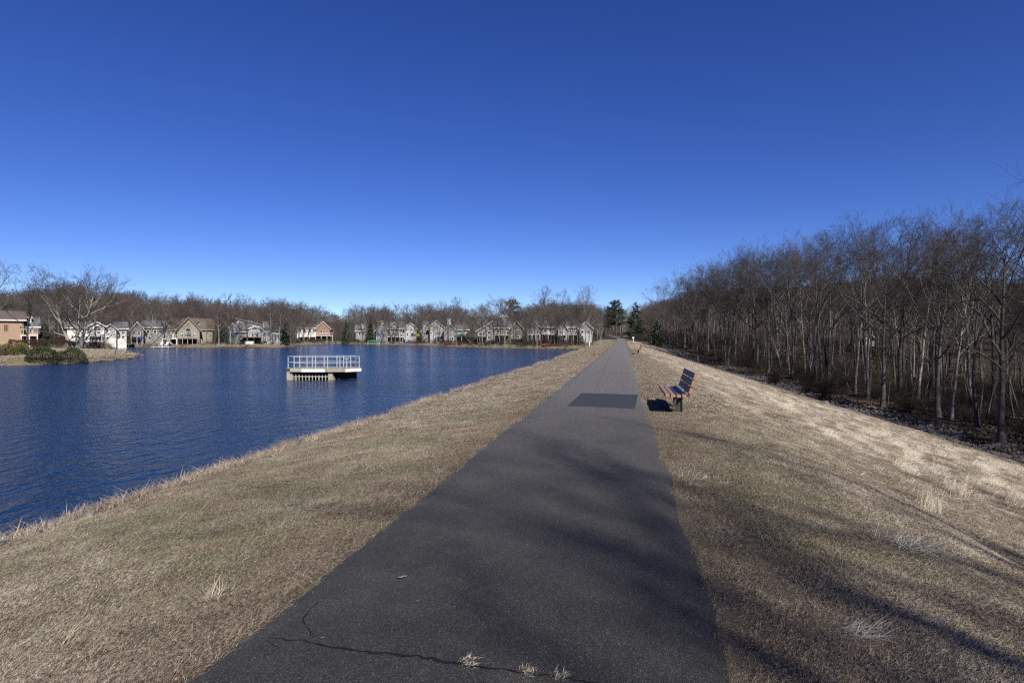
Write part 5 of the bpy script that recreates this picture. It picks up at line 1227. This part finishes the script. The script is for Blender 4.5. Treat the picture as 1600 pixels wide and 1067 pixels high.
def off_path(c, t): return (c < -1.99 + 0.09 * vnoise(t * 1.3, t * 0 + .3, 11)) | (c > 0.56 + 0.09 * vnoise(t * 1.1, t * 0 + 7.3, 14))

mown = [blade_patch('mown_patch', s, 620, 0.22, 0.02, 0.07, 0.0021, (1, 46), M['blade_mown']) for s in (1, 2, 3, 4)]
c1, t1 = sample(5200, -7.2, -1.83, -0.5, 14, 1.0); c2, t2 = sample(6200, 0.53, 8.0, -0.5, 14, 1.0)
c = np.concatenate([c1, c2]); t = np.concatenate([t1, t2]); k = off_path(c, t); turf('near_grass', c[k], t[k], mown, 0.8, 1.25, 'short dry mown grass on both sides of the path near the viewer')
midp = [blade_patch('mid_patch', s, 420, 0.5, 0.04, 0.10, 0.0062, (2, 42), M['blade_mown']) for s in (5, 6, 7)]
c1, t1 = sample(3000, -7.0, -1.9, 12, 48, 1.0); c2, t2 = sample(3200, 0.65, 7, 12, 48, 1.0); k = c2 < 4.6 + 2.5 * RG.uniform(0, 1, 3200); c2, t2 = c2[k], t2[k]
c = np.concatenate([c1, c2]); t = np.concatenate([t1, t2]); turf('mid_grass', c, t, midp, 0.7, 1.2, 'dry mown grass on the dam crest in the middle distance')
farp = [blade_patch('far_patch', s, 260, 1.1, 0.08, 0.16, 0.022, (2, 35), M['blade_mown']) for s in (8, 9)]
c1, t1 = sample(1500, -6.6, -2.4, 46, 165); c2, t2 = sample(1500, 1.3, 8, 46, 160)
turf('far_grass', np.concatenate([c1, c2]), np.concatenate([t1, t2]), farp, 0.6, 1.1, 'dry grass on the far stretch of the dam crest')
# long straw laid over on the dry slope, leaning one way
strawp = [blade_patch('straw_patch', s, 240, 0.34, 0.08, 0.28, 0.0034, (4, 36), M['blade'], az=0.9, azs=0.75) for s in (11, 12, 13)]
c, t = sample(11000, 2.2, 27, 1.5, 34, 1.0); dens = sstep(2.6, 6.5, c + 2.4 * vnoise((c + AX * t) * .35, t * .35, 21)) * (0.35 + 1.3 * np.clip(vnoise(c * .5, t * .22, 22) + .5, 0, 1))
k = (RG.uniform(0, 1, len(c)) < dens) & (c < toe(t) - .2); turf('straw', c[k], t[k], strawp, 0.55, 1.3, 'long pale dead straw lying over the outer slope of the dam', turn=False)
strawf = [blade_patch('straw_far_patch', s, 260, 0.95, 0.15, 0.38, 0.013, (4, 30), M['blade'], az=0.9, azs=0.8) for s in (14, 15)]
c, t = sample(8200, 1.5, 27, 30, 160, 1.0); k = (c < toe(t) - .1) & (c > np.maximum(1.6, 3.4 - (t - 30) * .04)); turf('far_straw', c[k], t[k], strawf, 0.5, 1.15, 'pale dead straw on the farther part of the outer slope', turn=False)
# thin undergrass between the straw on the near slope
c, t = sample(5000, 5, 26, 2, 34, 0.9); k = c < toe(t) - .2; turf('slope_grass', c[k], t[k], midp, 0.5, 0.9, 'thin short dry grass beneath the long straw')
tallp = [blade_patch('tall_patch', s, 26, 0.16, 0.30, 0.62, 0.0055, (28, 68), M['reed'], az=0.7, azs=0.7, curl=.5) for s in (16, 17, 18)]
c, t = sample(520, 5.5, 25, 3, 40); k = (c < toe(t)) & (vnoise(c * .4, t * .3, 31) > -0.02); turf('tall_straw', c[k], t[k], tallp, 0.5, 1.1, 'taller bleached grass stalks leaning over the slope', turn=False)
wis = [blade_patch('wisp', s, 34, .06, .05, .15, .003, (4, 55), M['reed'], curl=.6) for s in (61, 62, 63)]
c, t = sample(420, -6.8, 8, 1.2, 26); k = off_path(c, t); turf('grass_wisps', c[k], t[k], wis, .5, 1.3, 'scattered pale wisps standing out of the mown grass')
clp = [blade_patch('clump', s, 150, .22, .18, .5, .005, (8, 55), M['pale_straw'], az=.8, azs=.6, curl=.7) for s in (64, 65, 66)]
c, t = sample(900, 5.5, 22, 4, 42); k = (c < toe(t) - 1) & (vnoise(c * .35 + 3, t * .16, 71) > -0.02); turf('straw_clumps', c[k], t[k], clp, .45, 1.05, 'matted clumps of pale straw in bands across the outer slope', turn=False)
# reeds and rubbish along the water's edge
reedp = [blade_patch('reed_patch', s, 60, 0.2, 0.08, 0.34, 0.0065, (10, 80), M['reed'], curl=.9) for s in (19, 20, 21)]
c, t = sample(3600, -7.45, -6.4, 0, 60, 1.35); k = vnoise(t * .55, c, 33) > np.where(t < 16, -0.4, 0.0); turf('edge_reeds', c[k] + .2 * vnoise(t[k] * .8, t[k] * 0, 34), t[k], reedp, 0.45, 1.15, 'broken dead reeds and stubble along the water edge', cat='reeds')
reedf = [blade_patch('reed_far_patch', s, 60, 0.5, 0.15, 0.45, 0.02, (10, 80), M['reed'], curl=.9) for s in (22, 23)]
edge_m = [m_.copy() for m_ in brush]
for m_ in edge_m: m_.materials.clear(); m_.materials.append(M['reed'])
tt = RG.uniform(9, 114, 1500); cc = -6.85 + RG.normal(0, .16, 1500); kq = vnoise(tt * .5, tt * 0, 55) > -.25; tt, cc = tt[kq], cc[kq]; EB = to_pts(cc, tt)
eb = scatter('edge_brush', EB, zrot(len(EB)), RG.uniform(.05, .15, len(EB)) * (1 + tt / 80), RG.integers(0, 3, len(EB)), edge_m); tag(eb, 'low brown dead stems matted along the dam side water edge', 'undergrowth')
c, t = sample(380, -7.3, -6.3, 55, 116); turf('far_reeds', c, t, reedf, 0.4, 1.0, 'pale dead reeds along the far part of the dam shore', cat='reeds')
# bank grass on the far side
gx, gy = [], []
for _ in range(12000):
    px = RN.uniform(-60, 960); d = RN.uniform(48, 220); x, y = ap(px, d)
    gx.append(x); gy.append(y)
gx = np.array(gx); gy = np.array(gy); sdv = lake_sd(gx, gy); k = (sdv > 0.2) & (sdv < 15) & ~((gx - AX * gy > -9.5) & (gy < 170)); gx, gy = gx[k][:3000], gy[k][:3000]
bankp = [blade_patch('bank_patch', s, 220, 0.9, 0.08, 0.25, 0.03, (10, 70), M['blade_mown']) for s in (24, 25)]
P_ = np.column_stack([gx, gy, ht(gx, gy)]); tag(scatter('bank_grass', P_, zrot(len(P_)), RG.uniform(.6, 1.3, len(P_)), RG.integers(0, 2, len(P_)), bankp), 'rough grass on the banks and lawns across the lake', 'grass')
# leaf litter on the floor of the wood
def litter_patch(seed, n=300, R_=1.2):
    rg = np.random.default_rng(seed); r_ = R_ * np.sqrt(rg.uniform(0, 1, n)); a = rg.uniform(0, 6.283, n)
    v, f = leaves(np.stack([r_ * np.cos(a), r_ * np.sin(a), rg.uniform(0.01, .07, n)], 1), 0.075, seed, ratio=.8); return mesh_np('litter_patch', v, f, M['litter_leaf'])
M['litter_leaf'] = rand_mat('fallen_leaves', [(0.3, (0.030, 0.022, 0.016)), (0.5, (0.075, 0.055, 0.040)), (0.72, (0.17, 0.13, 0.098))], 0.9, 0.15, 1.0, 12)
c, t = sample(3800, 3, 75, 30, 165); k = c > toe(t) + 2.4; c, t = c[k], t[k]
P_ = to_pts(c, t); tag(scatter('leaf_litter', P_, zrot(len(P_)), RG.uniform(.7, 1.3, len(P_)), RG.integers(0, 2, len(P_)), [litter_patch(1), litter_patch(2)]), 'brown fallen leaves covering the floor of the wood', 'leaf litter')

def stone_mesh(seed, mat, sub=1):
    import bmesh
    bm = bmesh.new(); bmesh.ops.create_icosphere(bm, subdivisions=sub, radius=0.5); r = random.Random(seed)
    ax = [Vector((r.gauss(0, 1), r.gauss(0, 1), r.gauss(0, 1))).normalized() for _ in range(6)]; off = [r.uniform(.26, .42) for _ in ax]
    for v in bm.verts:
        for a, o_ in zip(ax, off):
            dd = v.co.dot(a)
            if dd > o_: v.co -= a * (dd - o_)
            if dd < -o_: v.co -= a * (dd + o_)
        v.co *= r.uniform(.93, 1.07); v.co.z *= 0.75
    me_ = bpy.data.meshes.new('stone'); bm.to_mesh(me_); bm.free(); me_.materials.append(M[mat]); return me_
stm = [stone_mesh(s, 'stone', 1) for s in range(5)] + [stone_mesh(s + 9, 'stone_pale', 1) for s in range(2)]
def stones(name, c, t, s, label_n=300, kindlabel=None):
    """a bed of stones: the 300 that show largest as parts, the rest as one part of stuff"""
    P_ = to_pts(c, t); size = s / np.maximum(P_[:, 1], 2); order = np.argsort(-size); o = empty(name, (0, 0, 0)); o['kind'] = 'structure'
    rg = np.random.default_rng(len(c))
    for i in order[:label_n]:
        q = link('stone', stm[int(rg.integers(0, 5)) if name != 'drainage_channel' else int(rg.integers(0, 5))], o, tuple(P_[i] + np.array([0, 0, s[i] * .08])))
        q.rotation_euler = tuple(rg.uniform(-.5, .5, 2)) + (rg.uniform(0, 6.28),); q.scale = (s[i] * rg.uniform(.9, 1.5), s[i] * rg.uniform(.7, 1), s[i] * rg.uniform(.7, 1.1))
    k = order[label_n:]
    if len(k):
        b = scatter('stones', P_[k] + np.array([0, 0, .02]), np.column_stack([rg.uniform(-.5, .5, (len(k), 2)), rg.uniform(0, 6.28, len(k))]), s[k][:, None] * rg.uniform(.75, 1.4, (len(k), 3)), rg.integers(0, 5 if name == 'drainage_channel' else 7, len(k)), stm, parent=o)
        b['kind'] = 'stuff'
    return o
inview = lambda c, t: (c + AX * t) / np.maximum(t, .1) < 0.93
c = RG.normal(0, 1.0, 7000); t = 24 + 130 * RG.uniform(0, 1, 7000) ** 1.5; c = toe(t) + 1.5 + np.clip(c, -1.9, 1.9); k = inview(c, t)
stones('drainage_channel', c[k], t[k], RG.uniform(.2, .55, k.sum()) * RG.uniform(.6, 1.25, k.sum()))
t = 4.5 + 112 * RG.uniform(0, 1, 1500) ** 1.3; c = -6.85 + RG.normal(0, .26, 1500) - .1; k = vnoise(t * .35, t * 0, 41) > np.where(t > 17, -0.35, 0.12)
stones('rock_edging', c[k], t[k], RG.uniform(.12, .40, k.sum()) * np.where(t[k] > 16, 1.1, .75))
bx, by = gp(172, 803, -.78)
for (dx, dy, s_, mt, lb) in ((0.05, 0, (.42, .30, .26), 5, 'largest pale flat rock at the water edge on the left'), (-.33, -.1, (.27, .24, .2), 6, 'smaller pinkish rock left of the largest pale rock at the water edge')):
    o = link('rock', stm[mt], None, (bx + dx, by + dy, -.80)); o.scale = s_; o.rotation_euler = (.1, -.15, .4); tag(o, lb, 'rock')

# single tufts one can point to
def tuft(px, py, z, seed, n, R_, l0, l1, lie, label, mat='pale_straw', wd=.006, az=None, azs=.6, s=1.0, name='grass_tuft'):
    x, y = gp(px, py, z); me_ = blade_patch(name, seed, int(n * 1.7), R_, l0, l1, wd * .6, lie, M[mat], az=az, azs=azs, curl=.4)
    o = link(name, me_, None, (x, y, max(hz(x, y), .02 if -1.8 < x - AX * y < .5 else -9) + (0.02 if -1.8 < x - AX * y < .5 else 0))); o.scale = (s, s, s); return tag(o, label, 'grass tuft')
tuft(330, 960, -.2, 71, 75, .07, .08, .2, (10, 80), 'fan shaped pale grass tuft on the mown grass left of the path', wd=.0045)
tuft(732, 1040, .03, 72, 60, .045, .02, .06, (5, 60), 'small bleached tuft in the crack, leftmost of the three', wd=.003)
tuft(823, 1054, .03, 73, 50, .04, .02, .055, (5, 60), 'small bleached tuft in the crack, middle one of the three', wd=.003)
tuft(873, 1060, .03, 74, 50, .035, .02, .055, (5, 60), 'small bleached tuft in the crack, rightmost of the three', wd=.003)
tuft(1075, 745, -.05, 75, 130, .2, .05, .16, (5, 50), 'flat silvery grass tuft at the right edge of the path', wd=.006)
tuft(1110, 755, -.08, 76, 80, .2, .05, .14, (5, 50), 'thin silvery tuft just right of the flat one by the path', wd=.005)
tuft(1190, 858, -.1, 77, 90, .14, .05, .15, (5, 50), 'flattened pale tuft in the branch shadow right of the path', wd=.005, az=2.7)
tuft(1285, 822, -.2, 78, 90, .15, .06, .17, (5, 45), 'pale tuft farther down the slope above the flattened one', wd=.005, az=2.6)
tuft(1405, 925, -.5, 79, 110, .2, .1, .36, (5, 50), 'large sprawling straw tuft in the lower right of the photo', wd=.006, az=-.3, azs=1.1)
tuft(1345, 1050, -.25, 80, 80, .1, .06, .2, (5, 60), 'grey green tuft at the bottom edge right of the path', wd=.005, az=-.8)
tuft(1450, 815, -.9, 81, 60, .16, .2, .5, (20, 75), 'tuft of tall upright bleached stalks on the outer slope', wd=.006, az=.8)
tuft(1265, 948, -.15, 82, 60, .09, .04, .12, (5, 50), 'small pale tuft below the long branch shadow on the right', wd=.004)
def stem(px0, py0, px1, py1, z0, z1, label, r=.006, sag=.08):
    a = Vector((*gp(px0, py0, z0), z0)); d = a.y; b = Vector(((px1 - 800) / FPX * d, d, EYE - (py1 - HOR) / FPX * d)); T = Tubes(); P_ = []
    for i in range(9):
        f = i / 8; p = a.lerp(b, f); p.z -= sag * math.sin(math.pi * f) * .6; p.x += sag * math.sin(math.pi * f) * .5; P_.append(p)
    T.add(P_, [r * (1 - .6 * i / 8) for i in range(9)], 6); v, f = T.arrays(); return tag(link('reed_stem', mesh_np('reed_stem', v, f, M['reed'], smooth=True)), label, 'reed stem')
stem(117, 815, 158, 778, -.75, 0, 'long curved bleached stem beside the rocks at the water edge', .009, .1)
stem(186, 795, 190, 776, -.75, 0, 'short upright reed stub right of the largest pale rock', .008)
stem(313, 757, 292, 738, -.7, 0, 'thin reed stem leaning left over the water', .006)
stem(308, 757, 322, 736, -.7, 0, 'thick pale reed stem leaning right above the edge', .009)
stem(71, 825, 75, 812, -.75, 0, 'short hooked reed stem near the left corner of the bank', .007)
# bits lying on the asphalt
for (px, py, sx, lb) in ((628, 903, .035, 'small pale leaf lying on the asphalt'), (652, 941, .014, 'tiny pale chip on the asphalt'), (503, 999, .012, 'tiny white pebble left of the long crack'), (985, 929, .009, 'tiny white pebble in the right half of the path')):
    x, y = gp(px, py, .04); o = link('fallen_leaf' if sx > .03 else 'pebble', stm[5], None, (x, y, .046)); o.scale = (sx * 2, sx * .9, sx * .35); o.rotation_euler = (0, 0, .5); tag(o, lb, 'leaf' if sx > .03 else 'pebble')
